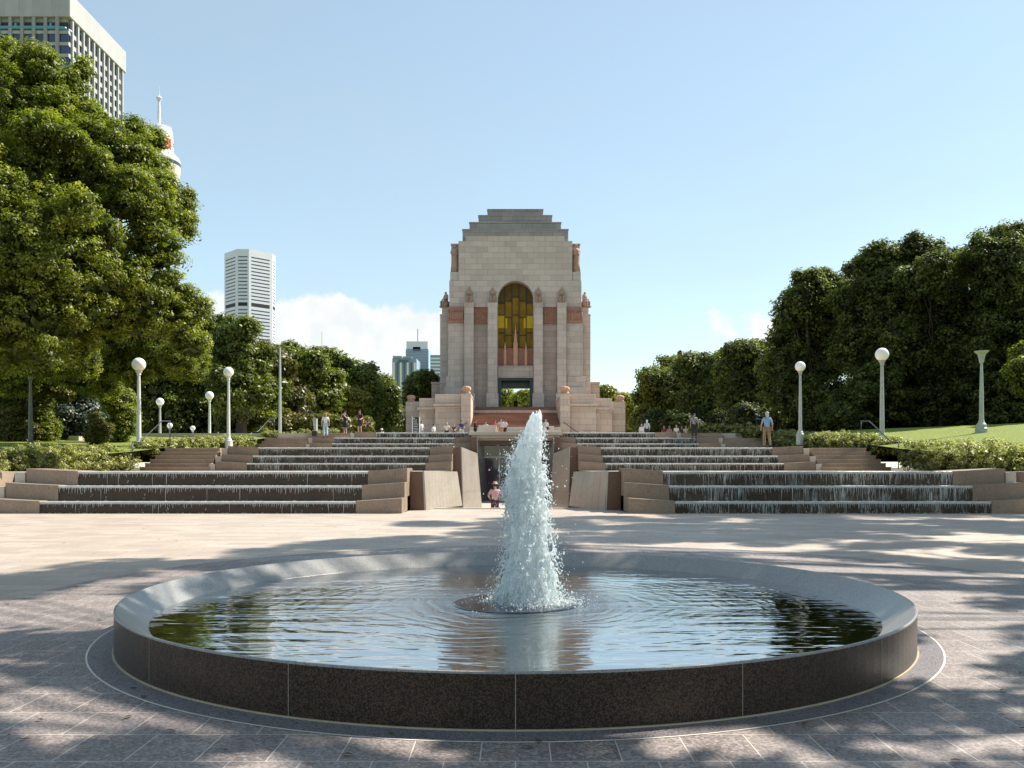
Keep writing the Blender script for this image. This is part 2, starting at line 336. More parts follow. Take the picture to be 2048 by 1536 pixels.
# ------------------------------------------------------------------ mesh helpers
class MB:
    def __init__(s): s.v = []; s.f = []; s.m = []; s.cur = 0
    def add(s, vs, fs):
        o = len(s.v); s.v.extend(tuple(q) for q in vs)
        for f in fs: s.f.append(tuple(o+i for i in f)); s.m.append(s.cur)
        return s
    def box(s, x0, x1, y0, y1, z0, z1):
        if x0 > x1: x0, x1 = x1, x0
        if y0 > y1: y0, y1 = y1, y0
        if z0 > z1: z0, z1 = z1, z0
        return s.add([(x0, y0, z0), (x1, y0, z0), (x1, y1, z0), (x0, y1, z0), (x0, y0, z1), (x1, y0, z1), (x1, y1, z1), (x0, y1, z1)],
                     [(0, 3, 2, 1), (4, 5, 6, 7), (0, 1, 5, 4), (1, 2, 6, 5), (2, 3, 7, 6), (3, 0, 4, 7)])
    def prism(s, poly, z0, z1):
        n = len(poly); g = (lambda z, i: z[i] if isinstance(z, (list, tuple)) else z)
        a = sum(poly[i][0]*poly[(i+1) % n][1]-poly[(i+1) % n][0]*poly[i][1] for i in range(n))
        idx = list(range(n)) if a > 0 else list(range(n))[::-1]
        vs = [(poly[i][0], poly[i][1], g(z0, i)) for i in idx]+[(poly[i][0], poly[i][1], g(z1, i)) for i in idx]
        fs = [tuple(range(n))[::-1], tuple(range(n, 2*n))]+[(i, (i+1) % n, n+(i+1) % n, n+i) for i in range(n)]
        return s.add(vs, fs)
    def hexa(s, b, t):  # bottom 4, top 4 points (ccw from above)
        return s.add(list(b)+list(t), [(0, 3, 2, 1), (4, 5, 6, 7), (0, 1, 5, 4), (1, 2, 6, 5), (2, 3, 7, 6), (3, 0, 4, 7)])
    def lathe(s, prof, n=24, c=(0, 0, 0), cap=True):
        vs = []; fs = []
        for r, z in prof:
            for k in range(n):
                a = 2*math.pi*k/n; vs.append((c[0]+r*math.cos(a), c[1]+r*math.sin(a), c[2]+z))
        for i in range(len(prof)-1):
            for k in range(n):
                k2 = (k+1) % n; fs.append((i*n+k, i*n+k2, (i+1)*n+k2, (i+1)*n+k))
        if cap: fs.append(tuple(range(n))[::-1]); fs.append(tuple(range((len(prof)-1)*n, len(prof)*n)))
        return s.add(vs, fs)
    def tube(s, pts, rad, n=8):
        pts = [Vector(p) for p in pts]; vs = []; fs = []
        if isinstance(rad, (int, float)): rad = [rad]*len(pts)
        for i, p in enumerate(pts):
            d = (pts[min(i+1, len(pts)-1)]-pts[max(i-1, 0)]).normalized()
            u = d.cross(Vector((0, 0, 1)) if abs(d.z) < .9 else Vector((1, 0, 0))).normalized(); v = d.cross(u)
            for k in range(n):
                a = 2*math.pi*k/n; vs.append(p+u*(rad[i]*math.cos(a))+v*(rad[i]*math.sin(a)))
        for i in range(len(pts)-1):
            for k in range(n):
                k2 = (k+1) % n; fs.append((i*n+k, i*n+k2, (i+1)*n+k2, (i+1)*n+k))
        fs.append(tuple(range(n))[::-1]); fs.append(tuple(range((len(pts)-1)*n, len(pts)*n)))
        return s.add(vs, fs)
    def sphere(s, c, r, n=16, m=10, sq=(1, 1, 1)):
        vs = [(c[0], c[1], c[2]-r*sq[2])]; fs = []
        for i in range(1, m):
            th = math.pi*i/m
            for k in range(n):
                a = 2*math.pi*k/n; vs.append((c[0]+r*sq[0]*math.sin(th)*math.cos(a), c[1]+r*sq[1]*math.sin(th)*math.sin(a), c[2]-r*sq[2]*math.cos(th)))
        vs.append((c[0], c[1], c[2]+r*sq[2])); L = len(vs)-1
        for k in range(n):
            k2 = (k+1) % n; fs.append((0, 1+k2, 1+k)); fs.append((L, L-n+k, L-n+k2))
            for i in range(m-2): fs.append((1+i*n+k, 1+i*n+k2, 1+(i+1)*n+k2, 1+(i+1)*n+k))
        return s.add(vs, fs)
    def build(s, name, mat, parent=None, smooth=False, bevel=0, loc=None):
        me = bpy.data.meshes.new(name); me.from_pydata(s.v, [], s.f)
        for m_ in (mat if isinstance(mat, (list, tuple)) else [mat]): me.materials.append(m_)
        if any(s.m): me.polygons.foreach_set('material_index', s.m)
        if smooth: me.polygons.foreach_set('use_smooth', [True]*len(s.f))
        me.update(); o = bpy.data.objects.new(name, me); COL.objects.link(o)
        if parent is not None: o.parent = parent
        if loc is not None: o.location = loc
        if bevel:
            b = o.modifiers.new('bevel', 'BEVEL'); b.width = bevel; b.segments = 2; b.limit_method = 'ANGLE'; b.angle_limit = R(40)
        return o
def relto(mb, loc):
    mb.v = [(a-loc[0], b-loc[1], c-loc[2]) for a, b, c in mb.v]; return mb
def tag(o, label=None, cat=None, group=None, kind=None):
    if label: o['label'] = label
    if cat: o['category'] = cat
    if group: o['group'] = group
    if kind: o['kind'] = kind
    return o
def empty(name, label, cat, loc=(0, 0, 0), rz=0, group=None):
    o = bpy.data.objects.new(name, None); COL.objects.link(o); o.location = loc; o.rotation_euler = (0, 0, rz)
    o.empty_display_size = .3
    return tag(o, label, cat, group)
def dup(root, label=None, loc=None, rz=None, scale=None, group=None):
    def cp(o, par):
        c = o.copy(); COL.objects.link(c)
        if par is not None: c.parent = par
        for ch in [q for q in KIDS.get(o.name, [])]: KIDS.setdefault(c.name, []).append(cp(ch, c))
        return c
    kids_index()
    r = cp(root, None)
    if label: r['label'] = label
    if group: r['group'] = group
    if loc is not None: r.location = loc
    if rz is not None: r.rotation_euler = (0, 0, rz)
    if scale is not None: r.scale = scale if isinstance(scale, (tuple, list)) else (scale,)*3
    return r
KIDS = {}
def kids_index():
    KIDS.clear()
    for o in bpy.data.objects:
        if o.parent: KIDS.setdefault(o.parent.name, []).append(o)
def struct(name, mb, mat, **k): return tag(mb.build(name, mat, **k), kind='structure')

# ------------------------------------------------------------------ foliage
def unit(v): return v/np.maximum(np.linalg.norm(v, axis=-1, keepdims=True), 1e-9)
def leaf_mesh(name, P, Nn, size, tint, rng, aspect=.5):
    n = len(P); r = rng.normal(size=(n, 3)); u = unit(np.cross(Nn, r)); v = np.cross(Nn, u)
    L = (size*rng.uniform(.65, 1.25, n))[:, None] if np.isscalar(size) else (size*rng.uniform(.65, 1.25, n))[:, None]
    W = L*aspect*.5
    q = np.empty((n, 4, 3)); q[:, 0] = P-u*L*.5; q[:, 1] = P+v*W+Nn*L*.06; q[:, 2] = P+u*L*.5-Nn*L*.12; q[:, 3] = P-v*W+Nn*L*.06
    me = bpy.data.meshes.new(name); me.vertices.add(4*n); me.vertices.foreach_set('co', q.reshape(-1).astype(np.float32))
    me.loops.add(4*n); me.loops.foreach_set('vertex_index', np.arange(4*n, dtype=np.int32))
    me.polygons.add(n); me.polygons.foreach_set('loop_start', np.arange(0, 4*n, 4, dtype=np.int32))
    me.polygons.foreach_set('loop_total', np.full(n, 4, dtype=np.int32))
    at = me.attributes.new('tint', 'FLOAT', 'FACE'); at.data.foreach_set('value', np.clip(tint, 0, 1).astype(np.float32))
    me.update(calc_edges=True); return me
def crown(name, lobes, ncl, nleaf, lsize, cs, seed, mat, parent, fill=.35, flat=.8, low=-.85, tb=.45, sparse=1.0):
    rng = np.random.default_rng(seed); lb = [(np.array(c, float), np.array(r if hasattr(r, '__len__') else (r, r, r), float)) for c, r in lobes]
    A = np.array([(r.prod())**(2/3) for c, r in lb]); A /= A.sum(); C = []; O = []
    for i, (c, r) in enumerate(lb):
        k = int(ncl*A[i]*1.35)+6; d = unit(rng.normal(size=(k*2, 3))); d = d[d[:, 2] > low][:k]
        p = c+d*r*rng.uniform(.72, 1.06, len(d))[:, None]
        keep = np.ones(len(p), bool)
        for j, (c2, r2) in enumerate(lb):
            if j != i: keep &= (((p-c2)/r2)**2).sum(1) > .62
        C.append(p[keep]); O.append(d[keep])
    C = np.concatenate(C); O = np.concatenate(O); m = len(C)
    cr = cs*rng.uniform(.55, 1.25, m); ct = rng.normal(0, .13, m)
    k = rng.poisson(nleaf*(cr/cs)**1.6); idx = np.repeat(np.arange(m), k); n = len(idx)
    d = unit(rng.normal(size=(n, 3))); d[:, 2] = np.where(rng.random(n) < .55, np.abs(d[:, 2]), d[:, 2])
    off = d*(rng.random(n)**.42*cr[idx])[:, None]*np.array([1, 1, flat])
    P = C[idx]+off
    N = unit(d*.75+O[idx]*.35+np.array([0, 0, .45])+rng.normal(size=(n, 3))*.42)
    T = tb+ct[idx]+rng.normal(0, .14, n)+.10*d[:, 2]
    S = np.full(n, lsize)
    if fill > 0:
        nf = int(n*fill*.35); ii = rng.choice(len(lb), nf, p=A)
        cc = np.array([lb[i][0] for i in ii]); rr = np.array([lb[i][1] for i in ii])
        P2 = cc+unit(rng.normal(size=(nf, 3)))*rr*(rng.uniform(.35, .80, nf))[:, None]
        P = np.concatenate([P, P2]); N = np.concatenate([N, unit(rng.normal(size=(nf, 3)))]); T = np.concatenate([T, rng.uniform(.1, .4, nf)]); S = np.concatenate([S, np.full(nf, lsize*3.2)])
    me = leaf_mesh(name, P, N, S, T, rng); me.materials.append(mat)
    o = bpy.data.objects.new(name, me); COL.objects.link(o); o.parent = parent; return o
def satellites(lobes, seed, k=4):
    rng = random.Random(seed); o = list(lobes)
    for c, r in lobes:
        r3 = r if hasattr(r, '__len__') else (r, r, r)
        for _ in range(k):
            a = rng.uniform(0, 2*math.pi); e = rng.uniform(-.15, 1.2); q = rng.uniform(.85, 1.12); s_ = rng.uniform(.22, .42)
            o.append(((c[0]+r3[0]*q*math.cos(a)*math.cos(e), c[1]+r3[1]*q*math.sin(a)*math.cos(e), c[2]+r3[2]*q*math.sin(e)), tuple(x*s_*rng.uniform(.8, 1.3) for x in r3)))
    return o
def limbs(lobes, base_r, fork, rng, mat, parent, lean=(0, 0), n=9, extra=2, name='trunk'):
    mb = MB(); f = Vector((lean[0], lean[1], fork))
    mb.tube([(0, 0, -.4), (lean[0]*.05, lean[1]*.05, .25), (lean[0]*.4, lean[1]*.4, fork*.5), f], [base_r*1.7, base_r*1.15, base_r*.92, base_r*.8], n)
    for c, r in lobes:
        c = Vector(c); rr = r if isinstance(r, (int, float)) else max(r)
        for e in range(extra):
            t = c+Vector((rng.uniform(-.5, .5)*rr, rng.uniform(-.5, .5)*rr, rng.uniform(-.1, .6)*rr)) if e else c
            pts = []; br = base_r*(.34 if e == 0 else .18)
            for k in range(6):
                q = k/5; p = f.lerp(t, q); b = math.sin(q*math.pi)*.10*(t-f).length
                pts.append(p+Vector((rng.uniform(-.25, .25)*q, rng.uniform(-.25, .25)*q, -b*.4+rng.uniform(-.2, .2)*q)))
            mb.tube(pts, [br*(1-.82*k/5) for k in range(6)], 6)
    return mb.build(name, mat, parent, smooth=True)
def tree(name, label, base, lobes, ncl, nleaf, lsize, cs, seed, leaf, trunk_r=.4, fork=3, bark='bark', group=None, lean=(0, 0), hide=None, **k):
    t = empty(name, label, 'tree', base, 0, group)
    rl = [((c[0]-base[0], c[1]-base[1], c[2]-base[2]), r) for c, r in lobes]
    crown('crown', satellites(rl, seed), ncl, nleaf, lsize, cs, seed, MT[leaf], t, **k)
    limbs([q for q in rl if not hide or q[0][1] < hide], trunk_r, fork, random.Random(seed), MT[bark], t, lean)
    return t

# ================================================================== SETTING
def park_z(x, y):
    a = abs(x)
    if x < 0: z = 1.12+(y-26)*.060+.012*max(0, a-17.4); cap = 3.62
    else: z = 1.12+(y-26)*.070+.088*max(0, a-17.4); cap = 3.62+.22*min(1, max(0, (a-20)/14))
    z = min(z, cap)
    if y < 26: z = 1.12
    if a > 24 and y < 30: z = max(z, 1.12)
    return z
mb = MB()
mb.add([(-4000, -600, -2.6), (4000, -600, -2.6), (4000, 5500, -2.6), (-4000, 5500, -2.6)], [(0, 1, 2, 3)])
struct('ground', mb, MT['soil'])
mb = MB()
mb.add([(-45, -30, 0), (45, -30, 0), (45, 23.52, 0), (-45, 23.52, 0)], [(0, 1, 2, 3)])
mb.add([(-3.03, 23.52, 0), (3.03, 23.52, 0), (3.03, 25.9, 0), (-3.03, 25.9, 0)], [(0, 1, 2, 3)])
struct('plaza_paving', mb, MT['plaza'])
def disc(r, cx, cy, z, n=128, r0=0.0):
    m = MB(); vs = []; fs = []
    for k in range(n):
        a = 2*math.pi*k/n; vs.append((cx+r*math.cos(a), cy+r*math.sin(a), z))
    if r0:
        for k in range(n):
            a = 2*math.pi*k/n; vs.append((cx+r0*math.cos(a), cy+r0*math.sin(a), z))
        fs = [(n+k, k, (k+1) % n, n+(k+1) % n) for k in range(n)]
        return m.add(vs, fs)
    return m.add(vs, [tuple(range(n))])
m = MB(); pts = [(.55+5.25*math.cos(math.pi*k/64), 8.7+5.25*math.sin(math.pi*k/64), .004) for k in range(65)]+[(-4.7, -12, .004), (5.8, -12, .004)]
m.add(pts, [tuple(range(len(pts)))]); struct('ring_paving', m, MT['ring'])
struct('apron_paving', disc(3.075, 0, POOL_Y, .008), MT['apron'])
struct('apron_joint_path', disc(3.086, 0, POOL_Y, .0065, r0=3.0), simple('pale ring joint', (.74, .68, .58), .8))
mb = MB()
mb.box(-3.03, 3.03, 25.9, 26.15, -1.4, .03)
for i in range(7): mb.box(-3.0, 3.0, 26.15+i*.32, 26.15+(i+1)*.32+.01, -1.5, -.155*(i+1))
mb.box(-3.0, 3.0, 28.4, 64, -1.5, -1.15)
struct('sunken_path', mb, MT['paletop'])

def lawn(side):
    m = MB(); xs = [17.5+.0]+[18+i*1.5 for i in range(14)]+[42, 50, 62, 80, 110, 160, 260]; ys = [24.8+i*1.7 for i in range(24)]+[66+i*6 for i in range(8)]+[120, 150, 200, 300, 450]
    if side < 0: xs = [-x for x in xs][::-1]
    nx = len(xs)
    vs = [(x, y, park_z(x, y)+.05*mnoise.noise(Vector((x*.2, y*.2, 0)))) for y in ys for x in xs]
    fs = [(j*nx+i, j*nx+i+1, (j+1)*nx+i+1, (j+1)*nx+i) for j in range(len(ys)-1) for i in range(nx-1)]
    m.add(vs, fs); return m
struct('lawn_grass', lawn(-1), MT['grass'], smooth=True)
struct('lawn_grass', lawn(1), MT['grass'], smooth=True)

# ------------------------------------------------------------------ cascades
GR = [dict(Z=[23.54, 24.12, 24.70], z=[.31, .72, 1.107], zb=0, out=[12.7, 12.5, 12.25], inn=[4.26, 4.2, 4.13]),
      dict(Z=[41.7, 42.3, 42.9], z=[1.406, 1.768, 2.175], zb=1.06, out=[12.7, 12.6, 12.5], inn=[4.26, 4.18, 4.16]),
      dict(Z=[60.8, 61.4, 62.0], z=[2.848, 3.265, 3.65], zb=2.42, out=[12.66, 12.62, 9.8], inn=[4.26, 4.2, 3.32])]
def fall_mesh(x0, x1, Z, zl, zb, rng, pitch, long=.5):
    m = MB(); n = int(abs(x1-x0)/pitch); lo, hi = min(x0, x1), max(x0, x1); H = zl-zb
    # rolling lip of white water
    k = max(8, int((hi-lo)/.06)); prev = None; vs = []; fs = []
    for i in range(k+1):
        x = lo+(hi-lo)*i/k; t = .004+.008*rng.random()
        vs += [(x, Z+.05, zl+.004+t*.4), (x, Z-.012-t*.4, zl+.004+t), (x, Z-.032-t, zl-.012-rng.random()*.02), (x, Z-.030, zl-.02-rng.random()*.02)]
        if i:
            b = (i-1)*4
            for j in range(3): fs.append((b+j, b+j+1, b+4+j+1, b+4+j))
    m.add(vs, fs)
    for i in range(n):
        x = lo+(i+.5)*pitch+rng.uniform(-.2, .2)*pitch
        c = mnoise.noise(Vector((x*.9, Z, 3.1)))
        L = H*min(.97, max(.12, long*(.55+1.1*c)+rng.uniform(-.14, .3)))
        if rng.random() < (.04 if long < .4 else .2): L = H*.95
        w_ = rng.uniform(.006, .012)*(pitch/.066)**.7
        y = Z-.03-rng.uniform(0, .02); sway = rng.uniform(-.01, .01)
        segs = 4; vs = []; fs = []
        for q in range(segs+1):
            t = q/segs; ww = w_*(1-.7*t)*(.8+.4*rng.random()); zz = zl-.045-L*.94*t; xx = x+sway*t; yy = y-.012*math.sin(t*2)
            vs += [(xx-ww, yy, zz), (xx, yy-ww, zz), (xx+ww, yy, zz)]
            if q: b = (q-1)*3; fs += [(b, b+1, b+4, b+3), (b+1, b+2, b+5, b+4)]
        m.add(vs, fs)
        if rng.random() < .06:
            for _ in range(rng.randint(1, 3)):
                zz = zl-rng.uniform(.5, 1)*H*.95; m.sphere((x+rng.uniform(-.03, .03), y-.01, zz), rng.uniform(.004, .010), 5, 4, (1, 1, 1.8))
    # the running film itself
    k = max(6, int((hi-lo)/.12)); vs = []; fs = []
    for i in range(k+1):
        x = lo+(hi-lo)*i/k
        for q in range(3): vs.append((x, Z-.018-.012*mnoise.noise(Vector((x*3, q*.7, Z))), zl-.055-(H-.058)*q/2))
        if i:
            b = (i-1)*3
            for j in range(2): fs.append((b+j, b+j+1, b+4+j, b+3+j))
    m.cur = 1; m.add(vs, fs); m.cur = 0
    # splash line at the foot
    for i in range(int((hi-lo)/.05)):
        if rng.random() < .5: m.sphere((rng.uniform(lo, hi), Z-.07-rng.random()*.05, zb+.012), rng.uniform(.004, .013), 5, 4, (1.6, 1, .8))
    return m
sidename = {-1: 'left', 1: 'right'}
heightname = ['lowest', 'middle', 'uppermost']
look = {(0, -1): 'lowest sunlit water cascade of three granite tiers left of the passage', (0, 1): 'lowest half shaded water cascade of three granite tiers right of the passage',
        (1, -1): 'middle water cascade of three tiers left of the passage, behind the lowest', (1, 1): 'middle water cascade of three tiers right of the passage, below the man in blue',
        (2, -1): 'uppermost water cascade at the terrace edge left of the bridge', (2, 1): 'uppermost water cascade at the terrace edge right of the bridge'}
for gi, g in enumerate(GR):
    for s in (-1, 1):
        rng = random.Random(100+gi*2+s)
        T = empty('water_cascade', look[(gi, s)], 'cascade', (s*8, g['Z'][0], g['zb']), 0, 'water cascades beside the sunken passage')
        org = (s*8, g['Z'][0], g['zb'])
        zb = g['zb']
        for k in range(3):
            Z, zl = g['Z'][k], g['z'][k]; Zn = g['Z'][k+1] if k < 2 else Z+1.2
            xi, xo = g['inn'][k], g['out'][k]
            m = MB(); m.box(s*xi, s*xo, Z, Zn, zb-.6, zl-.055)
            relto(m, org).build('riser', MT['wet'], T)
            m = MB(); m.box(s*xi, s*xo, Z-.028, Zn-.002, zl-.055, zl+.001)   # wet pale sill
            relto(m, org).build('sill', MT['paletop'], T)
            # dry curbs, inner and outer
            e = 3.03 if not (gi == 2 and k == 2) else 3.2
            m = MB(); bt = zb-.5 if k == 0 else g['z'][k-1]-.3
            m.prism([(s*e, Z-.05), (s*xi, Z-.05), (s*xi, Zn+.0), (s*e, Zn+.0)], bt, [zl+.10, zl+.02, zl+.02, zl+.10] if True else 0)
            relto(m, org).build('curb', MT['tan'], T, bevel=.008)
            xe = xo+1.55
            m = MB()
            m.prism([(s*xo, Z-.05), (s*(xo+.7), Z-.02), (s*xe, Z+.14), (s*xe, Zn+.1), (s*xo, Zn)], bt, [zl+.02, zl+.05, zl+.09, zl+.09, zl+.02])
            relto(m, org).build('curb', MT['tan'], T, bevel=.008)
            m = MB(); m.box(s*(xe+.01), s*(xe+.30), Z+.1, Z+.5, bt, zl-.02)
            relto(m, org).build('pale_notch_standin', MT['paletop'], T, bevel=.01)  # added pale block, stands in for the sunlit notch beside the stairs
            m = fall_mesh(s*xi, s*xo, Z-.001, zl, (g['z'][k-1] if k else zb), rng, (.05, .06, .075)[gi], (.20, .38, .45)[gi] if s < 0 else (.36, .5, .5)[gi])
            relto(m, org).build('falling_water', [MT['drop'], MT['film_l' if s < 0 and gi == 0 else 'film_r']], T, smooth=True)
            zb = zl
# stone stairs beside the cascades
def stair(s, x0, x1, Z, zb, zt, n, label, stagger=.12, run=.29):
    T = empty('stone_stair', label, 'stairs', (s*x0, Z, zb), 0, 'granite stairs beside the cascades')
    r = (zt-zb)/n; org = (s*x0, Z, zb)
    for i in range(n):
        m = MB(); xo = x1+stagger*(n-1-i)
        m.box(s*x0, s*xo, Z+i*run, Z+(i+1)*run+(1.2 if i == n-1 else 0), zb-.6, zb+(i+1)*r-.045)
        m.box(s*x0, s*(xo+.01), Z+i*run-.03, Z+(i+1)*run+(1.2 if i == n-1 else -.031), zb+(i+1)*r-.045, zb+(i+1)*r)
        relto(m, org).build('step', MT['step'], T, bevel=.006)
for s in (-1, 1):
    sn = 'left' if s < 0 else 'right'
    stair(s, 14.6, 17.2, 23.6, 0, 1.107, 6, f'six granite steps up to the hedge at the far {sn} edge, lowest flight')
    stair(s, 14.5, 17.2, 41.75, 1.06, 2.175, 6, f'six granite steps with a handrail on the {sn}, middle flight')
    stair(s, 14.5, 17.6, 60.85, 2.42, 3.265, 4, f'four granite steps on the {sn} of the uppermost cascade')
    stair(s, 11.65, 14.6, 62.05, 3.265, 3.65, 2, f'two short granite steps onto the terrace, {sn} side')
    # walls that close the ends of the groups
    for gi, (Z, z, zb) in enumerate([(23.5, 1.107, 0), (23.52, .72, 0), (23.54, .31, 0)]):
        pass
    m = MB()
    m.box(s*17.75, s*45, 24.2, 24.72, -.5, 1.15); m.box(s*17.8, s*45, 23.8, 24.2, -.5, .75); m.box(s*17.85, s*45, 23.5, 23.8, -.5, .33)
    tag(m.build('garden_wall', MT['tan'], bevel=.01), f'stepped granite retaining wall at the far {sn}, below the hedge', 'wall')
# plateaus between the cascade groups
for s in (-1, 1):
    m = MB()
    m.add([(s*3.03, 25.7, 1.085), (s*17.6, 25.7, 1.085), (s*17.6, 41.9, 1.06), (s*3.03, 41.9, 1.06)], [(0, 1, 2, 3) if s > 0 else (3, 2, 1, 0)])
    m.add([(s*3.03, 43.6, 2.15), (s*17.6, 43.6, 2.15), (s*17.6, 61, 2.41), (s*3.03, 61, 2.41)], [(0, 1, 2, 3) if s > 0 else (3, 2, 1, 0)])
    struct('landing_path', m, MT['plaza'])
m = MB(); m.box(-75, 75, 62.6, 240, 3.25, 3.64)
m.box(-75, -18, 62.3, 62.6, 2.6, 3.3); m.box(18, 75, 62.3, 62.6, 2.6, 3.3)
struct('terrace_paving', m, MT['paletop'])
# passage side walls with leaning polished panels
plab = {(0, -1): 'sunlit pale granite fin wall nearest on the left of the passage', (0, 1): 'grey granite fin wall nearest on the right of the passage',
        (1, -1): 'tall leaning pale granite fin wall, second on the left of the passage', (1, 1): 'tall leaning grey granite fin wall, second on the right of the passage',
        (2, -1): 'farthest pale granite fin wall beside the doors, left of the passage', (2, 1): 'farthest granite fin wall beside the doors, right of the passage'}
FIN = [(25.3, 28.2, 2.66, 1.90, 1.115, 1.08), (42.9, 46.6, 2.66, 2.06, 2.20, 1.95), (60.3, 64.2, 2.64, 2.2, 3.27, 2.83)]
for gi, (Za, Zb, xa, xb, za, zb_) in enumerate(FIN):
    for s in (-1, 1):
        T = empty('fin_wall', plab[(gi, s)], 'wall', (s*xa, Za, 0), 0, 'angled fin walls along the sunken passage'); org = (s*xa, Za, 0)
        bot = -.02 if gi == 0 else -1.3
        k = .10+.05*(za-bot)   # lean: the foot stands further into the passage
        pl = [(s*3.03, Za), (s*(xa), Za), (s*xb, Zb), (s*3.03, Zb+.2)]
        b = [(s*3.03, Za, bot), (s*(xa-k*.35), Za, bot), (s*(xb-k), Zb, bot), (s*3.03, Zb+.2, bot)]
        t = [(s*3.03, Za, za), (s*xa, Za, za), (s*xb, Zb, zb_), (s*3.03, Zb+.2, zb_)]
        if s < 0: pass
        if s > 0: b = b[::-1]; t = t[::-1]
        m = MB(); m.hexa(b, t)
        relto(m, org).build('core', MT['brown'], T, bevel=.01)
        # panel 4 cm thick on the passage face
        o_ = .04
        b2 = [(s*(xa-k*.35+.01), Za-.012, bot+.02), (s*(xa-k*.35-o_), Za-.004, bot+.02), (s*(xb-k-o_), Zb, bot+.02), (s*(xb-k+.004), Zb, bot+.02)]
        t2 = [(s*(xa+.01), Za-.012, za+.012), (s*(xa-o_), Za-.004, za+.012), (s*(xb-o_), Zb, zb_+.012), (s*(xb+.004), Zb, zb_+.012)]
        if s > 0: b2 = b2[::-1]; t2 = t2[::-1]
        m = MB(); m.hexa(b2, t2)
        relto(m, org).build('panel', MT['panel'], T)
for s in (-1, 1):
    m = MB()
    for (a, b_, z) in ((26.2, 42.0, 1.05), (43.0, 61, 2.12)): m.box(s*3.031, s*3.3, a, b_, -1.5, z)
    tag(m.build('passage_wall', MT['brown']), f'brown granite retaining wall behind the fins, {sidename[s]} of the passage', 'wall')
# bridge over the doors
T = empty('stone_bridge', 'pale banded stone bridge spanning the sunken passage above the glass doors', 'bridge', (0, 60.6, 2.8)); org = (0, 60.6, 2.8)
def arcband(z0, z1, Z, bow, xh, th=.6):
    n = 14; pts = [(-xh+2*xh*i/n, Z-bow*(1-(2*i/n-1)**2)+bow) for i in range(n+1)]
    return MB().prism(pts+[(xh, Z+th), (-xh, Z+th)], z0, z1)
relto(arcband(3.44, 3.655, 60.55, -.25, 3.19, 2.2), org).build('parapet', MT['paletop'], T, bevel=.01)
relto(arcband(3.22, 3.437, 60.75, -.2, 3.02, 2), org).build('band', MT['paletop'], T, bevel=.01)
relto(arcband(3.08, 3.217, 61.0, -.1, 2.6, 1.8), org).build('band', MT['paletop'], T, bevel=.01)
relto(MB().box(-2.5, 2.5, 62.2, 62.9, 2.80, 3.077), org).build('lintel', MT['tan'], T)
T = empty('glass_doorway', 'dark glass entrance under the stone bridge at the end of the passage', 'doorway', (0, 63.4, -1.15)); org = (0, 63.4, -1.15)
relto(MB().box(-3, 3, 63.4, 63.5, -1.15, 3.07), org).build('glass', MT['winblue'], T)
m = MB()
for x in (-2.3, -1.15, 0, 1.15, 2.3): m.box(x-.04, x+.04, 63.3, 63.39, -1.15, 2.8)
m.box(-2.4, 2.4, 63.28, 63.38, 1.9, 2.0); relto(m, org).build('door_frame', MT['white'], T)
m = MB(); m.box(-2.3, -1.0, 63.9, 64.0, .3, 2.0); relto(m, org).build('notice', MT['stone'], T)

# ------------------------------------------------------------------ pool
T = empty('fountain_basin', 'round dark brown granite pool basin with sloping grey rim in the foreground', 'pool basin', (0, POOL_Y, 0)); 
Ro, Ri, hr, hw = 2.918, 2.705, .285, .158
MB().lathe([(Ro, 0), (Ro, hr-.006)], 192, cap=False).build('basin_wall', MT['basin'], T, smooth=False)
o = MB().lathe([(Ro+.0015, hr-.012), (Ro+.0015, hr-.002), (Ro-.004, hr+.001), (Ro-.012, hr), (Ri, hw-.004), (Ri-.015, hw-.02), (Ri-.015, .012)], 192, cap=False).build('rim', MT['rim'], T)
MB().lathe([(Ri-.01, .0121), (.001, .0122)], 96, cap=False).build('pool_floor', MT['poolfloor'], T)
m = MB()
for k in range(16):
    a = -math.pi/2+k*math.pi/8; ca, sa = math.cos(a), math.sin(a); q = (-sa, ca)
    def P(r, t, z): return (r*ca+q[0]*t, r*sa+q[1]*t, z)
    e = .0018
    m.add([P(Ro+.0022, -e, .001), P(Ro+.0022, e, .001), P(Ro+.0022, e, hr-.002), P(Ro+.0022, -e, hr-.002), P(Ro-.01, -e, hr+.0022), P(Ro-.01, e, hr+.0022), P(Ri, e, hw-.001), P(Ri, -e, hw-.001)], [(0, 1, 2, 3), (3, 2, 5, 4), (4, 5, 6, 7)])
    m.add([P(Ro+.002, -e, .0135), P(3.07, -e, .0135), P(3.07, e, .0135), P(Ro+.002, e, .0135)], [(0, 1, 2, 3)]) if k % 2 == 0 else None
m.build('mortar_joint', MT['joint'], T)
MB().lathe([(Ro+.011, .0085), (Ro+.011, .0145), (Ro-.002, .0145)], 192, cap=False).build('base_joint', simple('ochre sealant', (.45, .38, .26), .8), T)
MB().lathe([(.50, .013), (.50, hw-.002), (.485, hw+.003), (.12, hw+.004)], 96, cap=False).build('nozzle_disc', simple('wet navy steel', (.012, .018, .032), .12), T, smooth=False)
struct('pool_water', disc(Ri-.004, 0, POOL_Y, hw-.006, 128), MT['pool'])

